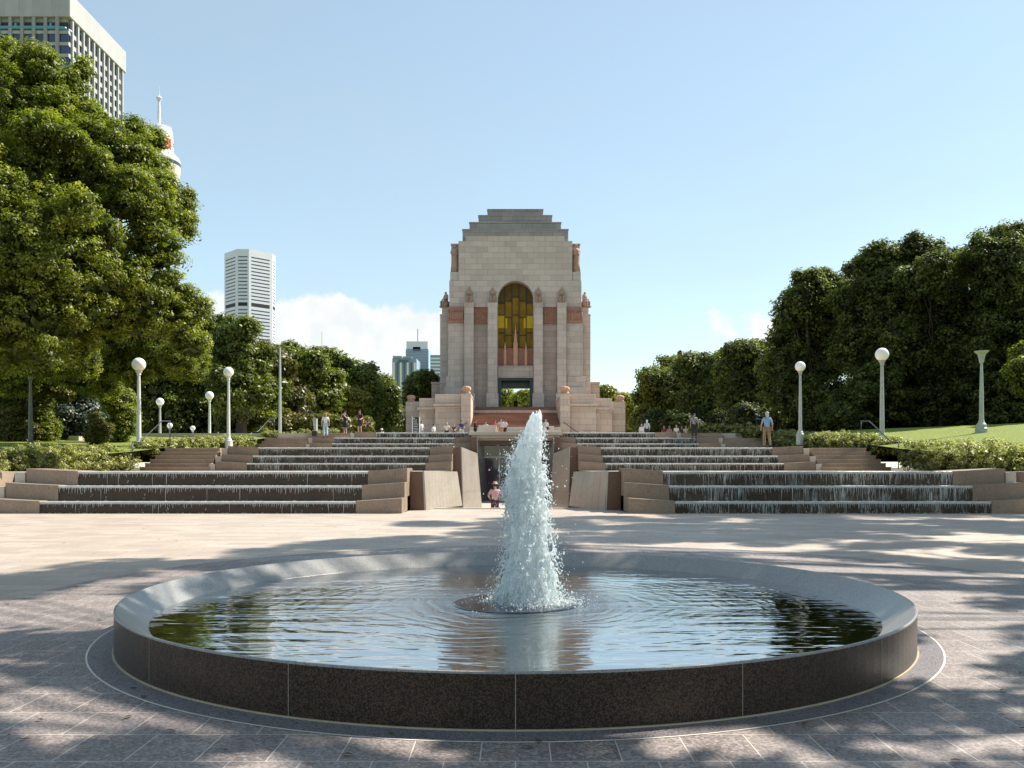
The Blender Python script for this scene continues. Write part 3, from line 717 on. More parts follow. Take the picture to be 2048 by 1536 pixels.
# ------------------------------------------------------------------ jet
def jet():
    rng = random.Random(5); T = empty('water_jet', 'tall white water jet splashing up from the middle of the round pool', 'water jet', (0, POOL_Y, hw))
    prof = [(832, 1064, 1083), (845, 1056, 1086), (860, 1048, 1087), (875, 1040, 1087), (890, 1030, 1088), (905, 1019, 1088), (925, 1014, 1088), (945, 1010, 1090), (965, 1008, 1096), (985, 1006, 1090), (1000, 1008, 1094), (1030, 1012, 1098), (1060, 1013, 1104), (1090, 1012, 1108), (1120, 1006, 1110), (1150, 1000, 1114), (1175, 994, 1118), (1192, 985, 1126)]
    S = POOL_Y/FPX
    P = [(EYE+(HYP-y)*S-hw, (a-CXP)*S, (b-CXP)*S) for y, a, b in prof][::-1]
    def at(z):
        for i in range(len(P)-1):
            if P[i][0] <= z <= P[i+1][0]:
                t = (z-P[i][0])/(P[i+1][0]-P[i][0]); return P[i][1]+(P[i+1][1]-P[i][1])*t, P[i][2]+(P[i+1][2]-P[i][2])*t
        return (P[0][1], P[0][2]) if z < P[0][0] else (P[-1][1], P[-1][2])
    zt = P[-1][0]; m = MB()
    for i in range(90):       # core column
        z = -.01+(zt-.05)*i/89; a, b = at(z); c = (a+b)/2; r = (b-a)/2
        m.sphere((c-.008, 0, z), r*.63, 10, 6, (1, .9, 1.1))
    for i in range(3400):     # lumps on the skin, gathered in streams
        z = zt*rng.random()**.95; a, b = at(z); c = (a+b)/2; r = (b-a)/2
        th = rng.random()*2*math.pi; st = mnoise.noise(Vector((math.cos(th)*2, math.sin(th)*2, z*3)))
        rr = r*(.66+.18*rng.random()+.20*st); s_ = rng.uniform(.005, .012)
        el = rng.uniform(1.5, 5.5)
        m.sphere((c+rr*math.cos(th), rr*math.sin(th)*.9, z), s_, 7, 5, (1, 1, el))
    for i in range(300):      # strings thrown out at the sides
        z = zt*(.05+.75*rng.random()); a, b = at(z); c = (a+b)/2; r = (b-a)/2; th = rng.random()*2*math.pi
        p = Vector((c+r*math.cos(th)*.95, r*math.sin(th)*.9, z)); d = Vector((math.cos(th)*rng.uniform(.1, .8), math.sin(th)*.4, rng.uniform(-1.0, .5)))
        L = rng.uniform(.03, .10); m.tube([p, p+d*L*.5, p+d*L+Vector((0, 0, -.02))], [.010, .007, .004], 5)
    for i in range(900):      # boil at the foot
        th = rng.random()*2*math.pi; r = abs(rng.gauss(0, .09))+.09; m.sphere((.12+r*math.cos(th)*1.3, r*math.sin(th)*.9, rng.random()*.02-.008), rng.uniform(.004, .012), 7, 5, (1.5, 1.5, 1.0))
    for (x, y, r) in ((1065, 836, .012), (1072, 834, .011), (1081, 838, .012), (1069, 842, .02), (1078, 845, .02)): m.sphere(((x-CXP)*S, 0, EYE+(HYP-y)*S-hw), r, 8, 6, (1, 1, 1.7))
    o = m.build('column', MT['foam'], T)
    rm = o.modifiers.new('merge', 'REMESH'); rm.mode = 'VOXEL'; rm.voxel_size = .0052; rm.use_smooth_shade = True
    tx = bpy.data.textures.new('turbulence', 'CLOUDS'); tx.noise_scale = .03; tx.noise_depth = 3
    dm = o.modifiers.new('turbulence', 'DISPLACE'); dm.texture = tx; dm.strength = .011; dm.mid_level = .5; dm.texture_coords = 'LOCAL'
    d = MB()
    for i in range(4200):
        z = -.0+zt*rng.random()**1.15*.93; a, b = at(max(z, 0)); c = (a+b)/2; r = (b-a)/2; th = rng.random()*2*math.pi
        k = .96+abs(rng.gauss(0, .20)); s_ = rng.uniform(.0012, .0036) if rng.random() < .9 else rng.uniform(.004, .007)
        if rng.random() < .05: k += rng.uniform(0, 1.4)
        d.sphere((c+r*k*math.cos(th)+rng.uniform(-.01, .01), r*k*math.sin(th), z), s_, 6, 5, (1, 1, rng.uniform(1, 2.2)))
    for i in range(1800):
        th = rng.random()*2*math.pi; r = .12+abs(rng.gauss(0, .18)); d.sphere((.16+r*math.cos(th), r*math.sin(th), abs(rng.gauss(0, .03))), rng.uniform(.0015, .005), 5, 4)
    o = d.build('spray', MT['drop'], T, smooth=True); o['kind'] = 'stuff'
jet()

# ------------------------------------------------------------------ hedges
def hedge(label, pts, wid, hgt, seed, ncl, lsize=.085, mat='leaf_hedge'):
    rng = random.Random(seed); base = pts[0]; T = empty('hedge', label, 'hedge', base, 0, 'clipped shrub hedges'); lobes = []
    for i in range(len(pts)-1):
        a, b = Vector(pts[i]), Vector(pts[i+1]); n = max(1, int((b-a).length/.55))
        for k in range(n):
            p = a.lerp(b, (k+.5)/n); h = hgt*rng.uniform(.8, 1.18)
            for q in (-.28, .28):
                lobes.append(((p.x+q*wid+rng.uniform(-.1, .1)-base[0], p.y+rng.uniform(-.1, .1)-base[1], p.z+h*.36-base[2]), (wid*.40, .45, h*.62)))
    crown('foliage', lobes, ncl, 26, lsize, .17, seed, MT[mat], T, fill=.5, flat=.9, low=-1, tb=.5)
    m = MB()
    for c, r in lobes[::2]:
        for _ in range(3): m.tube([(c[0]+rng.uniform(-.1, .1), c[1], c[2]-hgt*.6), (c[0]+rng.uniform(-.2, .2), c[1]+rng.uniform(-.2, .2), c[2]+hgt*.2)], [.012, .006], 4)
    if len(pts) > 2: m.build('stem', MT['bark'], T)
hedge('sunlit shrub hedge on the left above the granite wall, before the lawn', [(-18.2, 25.2, 1.0), (-18.2, 33, 1.05), (-18.75, 41.6, 1.2)], 1.7, .95, 11, 1900)
hedge('sunlit shrub hedge on the right above the granite wall, below the lawn', [(18.2, 25.2, 1.0), (18.3, 33, 1.1), (18.85, 41.4, 1.4)], 1.8, 1.05, 12, 2000)
hedge('low hedge strip behind the left middle stairs, by the globe lamps', [(-18.2, 42.6, 1.9), (-18.2, 60, 2.75)], 1.0, .62, 13, 900, .1)
hedge('hedge behind the right middle stairs, between two globe lamps', [(18.2, 42.6, 1.95), (18.2, 60, 2.9)], 1.2, .85, 14, 1000, .1)
hedge('hedge left of the uppermost left stairs beside the litter bin', [(-17.6, 62.6, 3.2), (-13.2, 64.4, 3.4)], 1.0, .55, 15, 300, .1)
hedge('bright hedge at the top right of the stairs, behind the man in blue', [(18.0, 61.4, 3.0), (15.6, 63.4, 3.4), (13.0, 64.0, 3.45)], 1.3, .95, 16, 460, .1)

# ================================================================== FIGURES
def joints(pose='stand', arms='down', stride=0.0):
    J = {}
    if pose == 'sit':
        J.update(pelvis=(0, 0, .52), hipL=(-.10, .03, .50), hipR=(.10, .03, .50), kneeL=(-.13, .43, .50), kneeR=(.13, .43, .50), ankL=(-.12, .45, .08), ankR=(.12, .45, .08), toeL=(-.13, .62, .03), toeR=(.13, .62, .03)); d = -.43
    else:
        k = stride
        J.update(pelvis=(0, 0, .95), hipL=(-.095, 0, .90), hipR=(.095, 0, .90), kneeL=(-.10, .03+.20*k, .50), kneeR=(.10, .03-.10*k, .49), ankL=(-.10, .22*k-.02, .08), ankR=(.10, -.34*k-.02, .09+.05*abs(k)), toeL=(-.11, .22*k+.15, .03), toeR=(.11, -.34*k+.14, .03)); d = 0
    J.update(waist=(0, 0, 1.08+d), chest=(0, .0, 1.27+d), neck=(0, -.005, 1.47+d), chin=(0, .02, 1.545+d), head=(0, .012, 1.64+d), crown=(0, 0, 1.71+d), nose=(0, .105, 1.61+d), shL=(-.17, 0, 1.41+d), shR=(.17, 0, 1.41+d))
    for s, q in (('L', -1), ('R', 1)):
        if arms == 'down': e, w_, h = (q*.24, -.03, 1.13), (q*.25, .06, .88), (q*.25, .09, .79)
        elif arms == 'swing': e, w_, h = (q*.24, -.10*q, 1.14), (q*.25, -.10*q+.05, .90), (q*.24, -.08*q+.08, .81)
        elif arms == 'fold': e, w_, h = (q*.25, .03, 1.16), (q*.06, .21, 1.18), (-q*.04, .22, 1.2)
        elif arms == 'raise': e, w_, h = (q*.25, .12, 1.18), (q*.12, .28, 1.40), (q*.06, .27, 1.47)
        elif arms == 'hip': e, w_, h = (q*.33, -.05, 1.18), (q*.19, .06, 1.02), (q*.14, .07, 1.0)
        else: e, w_, h = (q*.22, .06, 1.15), (q*.14, .30, 1.06), (q*.10, .37, 1.05)
        J['el'+s] = (e[0], e[1], e[2]+d); J['wr'+s] = (w_[0], w_[1], w_[2]+d); J['ha'+s] = (h[0], h[1], h[2]+d)
    return J
RAD = dict(pelvis=.125, hipL=.095, hipR=.095, kneeL=.062, kneeR=.062, ankL=.042, ankR=.042, toeL=.036, toeR=.036, waist=.115, chest=.135, neck=.055, chin=.068, head=.092, crown=.066, nose=.022, shL=.062, shR=.062, elL=.042, elR=.042, wrL=.028, wrR=.028, haL=.036, haR=.036)
EDG = [('pelvis', 'waist'), ('waist', 'chest'), ('chest', 'neck'), ('neck', 'chin'), ('chin', 'head'), ('head', 'crown'), ('head', 'nose'), ('chest', 'shL'), ('chest', 'shR')]
for q in 'LR': EDG += [('sh'+q, 'el'+q), ('el'+q, 'wr'+q), ('wr'+q, 'ha'+q), ('pelvis', 'hip'+q), ('hip'+q, 'knee'+q), ('knee'+q, 'ank'+q), ('ank'+q, 'toe'+q)]
def skin(name, J, edges, rad, mat, parent, grow=0, sub=1):
    names = []
    for a, b in edges:
        for x in (a, b):
            if x not in names: names.append(x)
    me = bpy.data.meshes.new(name); me.from_pydata([J[n] for n in names], [(names.index(a), names.index(b)) for a, b in edges], [])
    me.materials.append(mat); o = bpy.data.objects.new(name, me); COL.objects.link(o); o.parent = parent
    sk = o.modifiers.new('skin', 'SKIN'); sk.use_smooth_shade = True
    if not me.skin_vertices: me.skin_vertices.new() if hasattr(me.skin_vertices, 'new') else None
    for i, n in enumerate(names):
        r = rad.get(n, .05)+grow; me.skin_vertices[0].data[i].radius = (r, r)
    me.skin_vertices[0].data[0].use_root = True
    sb = o.modifiers.new('subdiv', 'SUBSURF'); sb.levels = sub; sb.render_levels = sub
    return o
CLOTH = {}
def cloth(c):
    k = tuple(round(x, 2) for x in c)
    if k not in CLOTH: CLOTH[k] = simple('cloth', c, .85, 0, .18, 14)
    return CLOTH[k]
SKINM = [simple('skin', (.42, .24, .17), .5, 0, .06), simple('pale skin', (.55, .36, .28), .5, 0, .06)]
SHOE = cloth((.04, .035, .03))
def person(label, loc, rz, h=1.72, pose='stand', arms='down', stride=0, top=(.5, .5, .5), legs=(.05, .05, .07), hair=(.05, .035, .025), hat=None, shorts=False, skirt=False, sleeve='short', sk=0, bag=None, group='people around the memorial terrace'):
    T = empty('person', label, 'person', loc, rz, group); T.scale = (h/1.75,)*3
    J = joints(pose, arms, stride)
    skin('body', J, EDG, RAD, SKINM[sk], T, sub=2)
    Jt = dict(J)
    for q in 'LR':
        a, b = Vector(J['sh'+q]), Vector(J['el'+q]); Jt['slv'+q] = tuple(a.lerp(b, .75 if sleeve == 'short' else 1)); Jt['cuff'+q] = tuple(b.lerp(Vector(J['wr'+q]), .9))
    Jt['hem'] = (J['pelvis'][0], J['pelvis'][1], J['pelvis'][2]-.02); Jt['collar'] = tuple(Vector(J['chest']).lerp(Vector(J['neck']), .62))
    rt = dict(RAD); rt.update(hem=.150, waist=.140, chest=.150, collar=.085, slvL=.062, slvR=.062, shL=.078, shR=.078, cuffL=.042, cuffR=.042)
    ed = [('hem', 'waist'), ('waist', 'chest'), ('chest', 'collar'), ('chest', 'shL'), ('chest', 'shR'), ('shL', 'slvL'), ('shR', 'slvR')]
    if sleeve == 'long': ed += [('slvL', 'cuffL'), ('slvR', 'cuffR')]
    skin('shirt', Jt, ed, rt, cloth(top), T, sub=2)
    Jl = dict(J); rl = dict(RAD); rl.update(pelvis=.142, hipL=.112, hipR=.112, kneeL=.082, kneeR=.082)
    for q in 'LR':
        Jl['leg'+q] = tuple(Vector(J['knee'+q]).lerp(Vector(J['ank'+q]), .0 if shorts else .92)); rl['leg'+q] = .085 if shorts else .066
    if skirt:
        z = J['pelvis'][2]; MB().lathe([(.14, z+.1), (.17, z-.08), (.24, z-.45), (.23, z-.46)], 16, cap=False).build('skirt', cloth(legs), T, smooth=True)
    else:
        e2 = [('pelvis', 'hipL'), ('pelvis', 'hipR')]
        for q in 'LR':
            if shorts:
                Jl['knee'+q] = tuple(Vector(J['hip'+q]).lerp(Vector(J['knee'+q]), .85)); e2 += [('hip'+q, 'knee'+q)]; rl['knee'+q] = .095
            else: e2 += [('hip'+q, 'knee'+q), ('knee'+q, 'leg'+q)]
        skin('trousers', Jl, e2, rl, cloth(legs), T, sub=1)
    m = MB()
    for q in 'LR':
        a, t = Vector(J['ank'+q]), Vector(J['toe'+q]); m.tube([a+Vector((0, -.06, -.045)), (a+t)/2+Vector((0, 0, -.015)), t+Vector((0, .03, 0))], [.045, .052, .035], 8)
    m.build('shoe', SHOE, T, smooth=True)
    hz = J['head']; m = MB()
    if hat:
        m.lathe([(.175, .045), (.17, .055), (.105, .06), (.10, .12), (.06, .15), (.001, .155)], 20, (hz[0], hz[1]-.01, hz[2])); m.build('hat', cloth(hat), T, smooth=True); m = MB()
    m.sphere((hz[0], hz[1]-.022, hz[2]+.022), .101, 14, 10, (.93, 1.0, 1.02)); 
    if skirt or hair[0] > .3 or sleeve == 'tie': m.sphere((hz[0], hz[1]-.07, hz[2]-.09), .075, 10, 8, (1, .7, 1.5))
    m.build('hair', cloth(hair), T, smooth=True)
    if bag is not None:
        z = J['chest'][2]; b = MB(); b.tube([(-.14, .10, z-.28), (-.03, .165, z-.1), (.10, .14, z+.08), (.13, -.02, z+.17), (.02, -.165, z-.02), (-.14, -.12, z-.25)], .018, 6)
        b.box(-.30, -.16, -.12, .12, z-.45, z-.22); b.build('shoulder_bag', cloth(bag), T, bevel=.01)
    return T
def figure_statue(name, parent, c, h, pose, arms, rz, mat, robe=True):
    J = joints(pose, arms); sc = h/(1.78 if pose != 'sit' else 1.35)
    o = skin(name, J, EDG, {k: v*1.28 for k, v in RAD.items()}, mat, parent, .0, 2)
    o.location = c; o.rotation_euler = (0, 0, rz); o.scale = (sc, sc, sc)
    if robe:
        m = MB()
        if pose == 'sit': m.hexa([(-.26, -.22, 0), (.26, -.22, 0), (.26, .42, 0), (-.26, .42, 0)], [(-.22, -.2, .5), (.22, -.2, .5), (.22, .38, .5), (-.22, .38, .5)]); m.sphere((0, 0, .80), .21, 12, 8, (1.05, .8, 1.5))
        else: m.lathe([(.27, 0), (.22, .5), (.20, .95), (.24, 1.3), (.17, 1.45)], 14, (0, 0, 0))
        r = m.build('drapery', mat, o, smooth=True)
    return o

# ================================================================== MEMORIAL
Z0 = 100.0
GZ = 3.64
MO = (0, Z0, GZ)
ME = empty('war_memorial', 'tall stepped granite memorial building with arched amber window and open doorway', 'memorial', MO)
def mpart(mb, name, mat, par=None, **k): return relto(mb, MO).build(name, MT[mat] if isinstance(mat, str) else mat, par or ME, **k)
def mx(x, Z=Z0): return PX(x, Z)
def mz(y, Z=Z0): return PZ(y, Z)
def pbox(m, xl, xr, yt, yb, Z, d, zb=None):
    return m.box(PX(xl, Z), PX(xr, Z), Z, Z+d, PZ(yb, Z) if zb is None else zb, PZ(yt, Z))
FL = 7.96
# stepped roof
for (xl, xr, yt, yb, dz) in ((975, 1086, 418, 430, 4.0), (957, 1104, 430, 444, 3.0), (939, 1122, 444, 458, 2.0), (925, 1136.5, 458, 483, 1.0)):
    m = MB(); Z = Z0+dz; m.box(PX(xl, Z), PX(xr, Z), Z, Z0+16-dz, PZ(yb+3, Z), PZ(yt, Z)-.12)
    m.box(PX(xl, Z)-.06, PX(xr, Z)+.06, Z-.06, Z0+16.06-dz, PZ(yt, Z)-.12, PZ(yt, Z))
    mpart(m, 'roof_step', 'stone_top', bevel=.02)
# upper wall with arch
X0, X1 = -2.0, 2.0; zs = mz(597)
m = MB()
def walls(m, xl, xr, yt, yb, zb=None, d0=0.0):
    zt = mz(yt); z_b = mz(yb) if zb is None else zb
    m.box(mx(xl), X0, Z0+d0, Z0+16-d0, z_b, zt); m.box(X1, mx(xr), Z0+d0, Z0+16-d0, z_b, zt)
m.box(mx(931.6), mx(1129), Z0, Z0+16, mz(482), mz(472))
m.box(mx(917), mx(1144.6), Z0, Z0+16, mz(556), mz(482))
walls(m, 917, 1144.6, 556, 561)
m.box(X0, X1, Z0+1.6, Z0+14.4, mz(755), mz(556)-.002)
n = 20
for face in (0, 1):
    ya, yb_ = (Z0, Z0+1.6) if face == 0 else (Z0+14.4, Z0+16)
    for i in range(n):
        a0, a1 = math.pi*i/n, math.pi*(i+1)/n; xa, xb = -2*math.cos(a0), -2*math.cos(a1); za, zb = zs+2*math.sin(a0), zs+2*math.sin(a1); zt = mz(556)
        m.add([(xa, ya, za), (xb, ya, zb), (xb, ya, zt), (xa, ya, zt), (xa, yb_, za), (xb, yb_, zb), (xb, yb_, zt), (xa, yb_, zt)], [(0, 1, 2, 3), (7, 6, 5, 4), (0, 4, 5, 1)])
mpart(m, 'upper_wall', 'stone')
m = MB(); walls(m, 898.5, 1163, 561, 614); mpart(m, 'upper_wall', 'stone', bevel=.02)
m = MB(); m.box(X0-3.2, X0, Z0+.35, Z0+8, GZ, mz(614)-.003); m.box(X1, X1+3.2, Z0+.35, Z0+8, GZ, mz(614)-.003)   # recess walls
m.box(mx(895.6), X0-3.2+.001, Z0+.10, Z0+15.9, GZ, mz(614)-.004); m.box(X1+3.2, mx(1165), Z0+.10, Z0+15.9, GZ, mz(614)-.004)
m.box(X0-3.2, X0, Z0+8, Z0+15.8, GZ, mz(614)-.003); m.box(X1, X1+3.2, Z0+8, Z0+15.8, GZ, mz(614)-.003)
mpart(m, 'lower_wall', 'stone_pink')
for s, (a, b) in ((-1, (896, 928)), (1, (1133.5, 1165))):
    m = MB(); m.box(mx(a), mx(b), Z0-.12, Z0+.09, mz(753), mz(647)); mpart(m, 'side_panel', 'stone', bevel=.02)
for (yt, yb, xo) in ((753, 774, 892), (774, 830, 889)):
    for s in (-1, 1):
        m = MB(); e = abs(mx(xo)); m.box(s*(abs(mx(928))), s*e, Z0-.22-(.2 if yt > 760 else 0), Z0+16.2, mz(yb), mz(yt)-.003); mpart(m, 'plinth', 'stone', bevel=.03)
# voussoirs round the arch
m = MB()
for i in range(11):
    a0, a1 = math.pi*(i+.06)/11, math.pi*(i+.94)/11; r0, r1 = 2.03, (3.35 if i in (4, 5, 6) else 3.0)
    pts = [(-r0*math.cos(a0), r0*math.sin(a0)), (-r1*math.cos(a0), r1*math.sin(a0)), (-r1*math.cos(a1), r1*math.sin(a1)), (-r0*math.cos(a1), r0*math.sin(a1))]
    m.add([(x, Z0-.02, zs+z) for x, z in pts]+[(x, Z0+.1, zs+z) for x, z in pts], [(0, 1, 2, 3), (7, 6, 5, 4), (0, 3, 7, 4), (3, 2, 6, 7), (2, 1, 5, 6), (1, 0, 4, 5)])
mpart(m, 'arch_stone', 'stone')
# corner niches and pedestals with standing figures
for s in (-1, 1):
    m = MB(); a, b = abs(mx(917)), abs(mx(900.5))
    m.box(s*a, s*b, Z0+1.5, Z0+14.5, mz(546), mz(482)); m.box(s*(a), s*(b+.02), Z0+.15, Z0+15.8, mz(561), mz(543)); m.box(s*a, s*(b+.06), Z0+1.2, Z0+14.8, mz(484), mz(482)+.02)
    mpart(m, 'corner_pedestal', 'stone', bevel=.03)
    f = figure_statue('statue', ME, (s*(a+b)/2, .80, mz(543)-GZ), 3.4, 'stand', 'hold', math.pi, MT['statue'])
    f['label'] = 'standing serviceman figure in the corner niche'
# pilasters with seated figures
for (xl, xr) in ((928.4, 947.2), (975.3, 994.4), (1067.5, 1085.6), (1114.4, 1133.1)):
    Z = Z0-.75; cx = PX((xl+xr)/2, Z); wd = (PX(xr, Z)-PX(xl, Z))/2; m = MB()
    m.box(cx-wd, cx+wd, Z, Z0+.34, GZ, PZ(604.7, Z)-.3); m.box(cx-wd-.03, cx+wd+.03, Z-.03, Z0+.34, PZ(604.7, Z)-.298, PZ(604.7, Z)); m.box(cx-wd-.14, cx+wd+.14, Z-.14, Z0+.3, GZ, PZ(787, Z))
    p = mpart(m, 'pilaster', 'stone', bevel=.02)
    figure_statue('statue', ME, (cx, -.15, PZ(604.7, Z)-GZ), 1.9, 'sit', random.Random(int(xl)).choice(['hold', 'fold', 'hold']), math.pi, MT['statue'])
# reliefs
for (xl, xr, s) in ((895.8, 927.8, 1), (1133.4, 1164.8, 1)):
    rng = random.Random(int(xl)); m = MB(); m.box(mx(xl), mx(xr), Z0-.18, Z0+.05, mz(647), mz(614)); q = mpart(m, 'carved_relief', 'relief')
    m = MB()
    for i in range(9):
        x = mx(xl)+.12+(mx(xr)-mx(xl)-.24)*i/8; m.sphere((x, Z0-.2, mz(647)+1.45+rng.uniform(-.1, .1)), .12, 8, 6); m.sphere((x+rng.uniform(-.05, .05), Z0-.19, mz(647)+.85), .16, 8, 6, (1, .7, 3.2))
    mpart(m, 'relief_figure', 'relief', ME, smooth=True)
for (xl, xr) in ((947.5, 975), (1086, 1114)):
    m = MB(); m.box(mx(xl), mx(xr), Z0+.2, Z0+.34, mz(647), mz(614)); k = 9
    for i in range(k):
        x = mx(xl)+(mx(xr)-mx(xl))*(i+.5)/k; m.tube([(x, Z0+.19, mz(646.5)), (x, Z0+.19, mz(615))], .055, 8)
    mpart(m, 'ribbed_frieze', 'relief')
# buttresses, wings, seated side figures
for s, (xa, xb) in ((-1, (880, 898)), (1, (1181, 1163))):
    Z = Z0+1.4; m = MB(); a, b = PX(xa, Z), PX(xb, Z)+s*-.3
    m.box(a, b, Z, Z+13, GZ, PZ(628, Z)); m.box(a+s*-.2, b, Z+.2, Z+12.8, PZ(628, Z), PZ(614, Z)); m.box(a+s*.06, b, Z+.1, Z+2.5, PZ(631, Z), PZ(629, Z)); mpart(m, 'buttress', 'stone_warm' if s > 0 else 'stone', bevel=.03)  # right buttress takes the warmer stone: sunlit side put into its colour
    figure_statue('statue', ME, (PX((xa+xb)/2, Z)-s*.12, 2.1, PZ(614, Z)-GZ), 2.0, 'sit', 'hold', math.pi+s*.7, MT['statue'])
    Z = Z0+3; m = MB(); m.box(PX(1031+s*149, Z), PX(1031+s*168, Z), Z, Z+9, GZ, PZ(768, Z)); m.box(PX(1031+s*149, Z), PX(1031+s*169, Z), Z-.1, Z+9.1, PZ(768, Z), PZ(764, Z)); mpart(m, 'wing', 'stone_warm', bevel=.03)
# window
W = MB(); cols = [-2.02, -1.22, -.40, .40, 1.22, 2.02]; rows = {0: [555, 602.4, 626.5, 653, 662.5, 693], 1: [555, 598.6, 631.5, 667.5, 693], 2: [555, 590.3, 626.5, 662.5, 693]}
win = empty('window', None, None, (0, 1.0, 0)); del_ = None
for k_ in ('label', 'category', 'group'):
    if k_ in win: del win[k_]
win.parent = ME
def wpart(mb, name, mat): return relto(mb, (0, Z0+1.0, GZ)).build(name, MT[mat], win)
lead = MB()
for c in range(5):
    rr = rows[min(c, 4-c)]
    for i in range(len(rr)-1):
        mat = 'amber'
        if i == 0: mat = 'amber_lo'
        if min(c, 4-c) == 0 and i == 2: mat = 'amber_glow'
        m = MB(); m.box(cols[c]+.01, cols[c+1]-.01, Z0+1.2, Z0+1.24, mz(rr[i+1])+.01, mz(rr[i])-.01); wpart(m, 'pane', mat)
        if not (min(c, 4-c) == 0 and i == 3): lead.box(cols[c]+.02, cols[c+1]-.02, Z0+1.10, Z0+1.18, mz(rr[i])-.04, mz(rr[i])+.04)
    if c: lead.box(cols[c]-.035, cols[c]+.035, Z0+1.08, Z0+1.185, mz(692), mz(556))
for s in (-1, 1):   # light coming through, painted as brighter slips in the second lights
    m = MB(); m.box(s*.95, s*1.17, Z0+1.186, Z0+1.195, mz(653), mz(632)); wpart(m, 'pane', 'amber_glow')
wpart(lead, 'lead_came', 'lead')
# red grille and spires below the window
m = MB(); m.box(-2, 2, Z0+.9, Z0+1.0, mz(731), mz(694.5))
for i in range(30): x = -1.93+3.86*i/29; m.box(x-.028, x+.028, Z0+.80, Z0+.9, mz(731), mz(695.5))
mpart(m, 'grille', 'rib')
for (x, y, w_) in ((0, 647, .24), (-1.19, 681, .15), (1.19, 681, .15)):
    m = MB(); zt = mz(y); zc = zt-(2.1 if x == 0 else 1.0)
    m.box(x-w_, x+w_, Z0+.5, Z0+.79, mz(731), zc); m.box(x-w_*.7, x+w_*.7, Z0+.55, Z0+.75, zc, zc+.35)
    m.add([(x-w_*.62, Z0+.58, zc+.35), (x+w_*.62, Z0+.58, zc+.35), (x+w_*.62, Z0+.73, zc+.35), (x-w_*.62, Z0+.73, zc+.35), (x, Z0+.65, zt)], [(0, 1, 4), (1, 2, 4), (2, 3, 4), (3, 0, 4)])
    mpart(m, 'spire', 'spire')
m = MB(); m.box(-2, 2, Z0+.3, Z0+1.6, mz(755), mz(733)); m.box(-2, 2, Z0+.2, Z0+1.6, mz(733)+.002, mz(731)); m.box(-1.55, -1.50, Z0+.27, Z0+.3, mz(753), mz(735)); m.box(1.50, 1.55, Z0+.27, Z0+.3, mz(753), mz(735))
mpart(m, 'lintel', 'stone', bevel=.02)
# open doorway: a passage right through the building
m = MB(); m.box(-1.99, -1.62, Z0+.5, Z0+.9, FL, mz(755)); m.box(1.62, 1.99, Z0+.5, Z0+.9, FL, mz(755)); m.box(-1.62, 1.62, Z0+.5, Z0+.9, mz(760), mz(755)-.003); mpart(m, 'door_frame', 'green')
m = MB(); m.box(-1.62, 1.62, Z0+2.0, Z0+2.1, mz(774), mz(755)-.01); m.box(-2.0, -1.98, Z0+1.6, Z0+16, FL, mz(755)); m.box(1.98, 2.0, Z0+1.6, Z0+16, FL, mz(755)); m.box(-1.97, 1.97, Z0+14.5, Z0+14.6, FL, FL+1.15); m.box(-.25, .25, Z0+14.3, Z0+14.4, FL, FL+1.9)
mpart(m, 'vestibule', 'green')
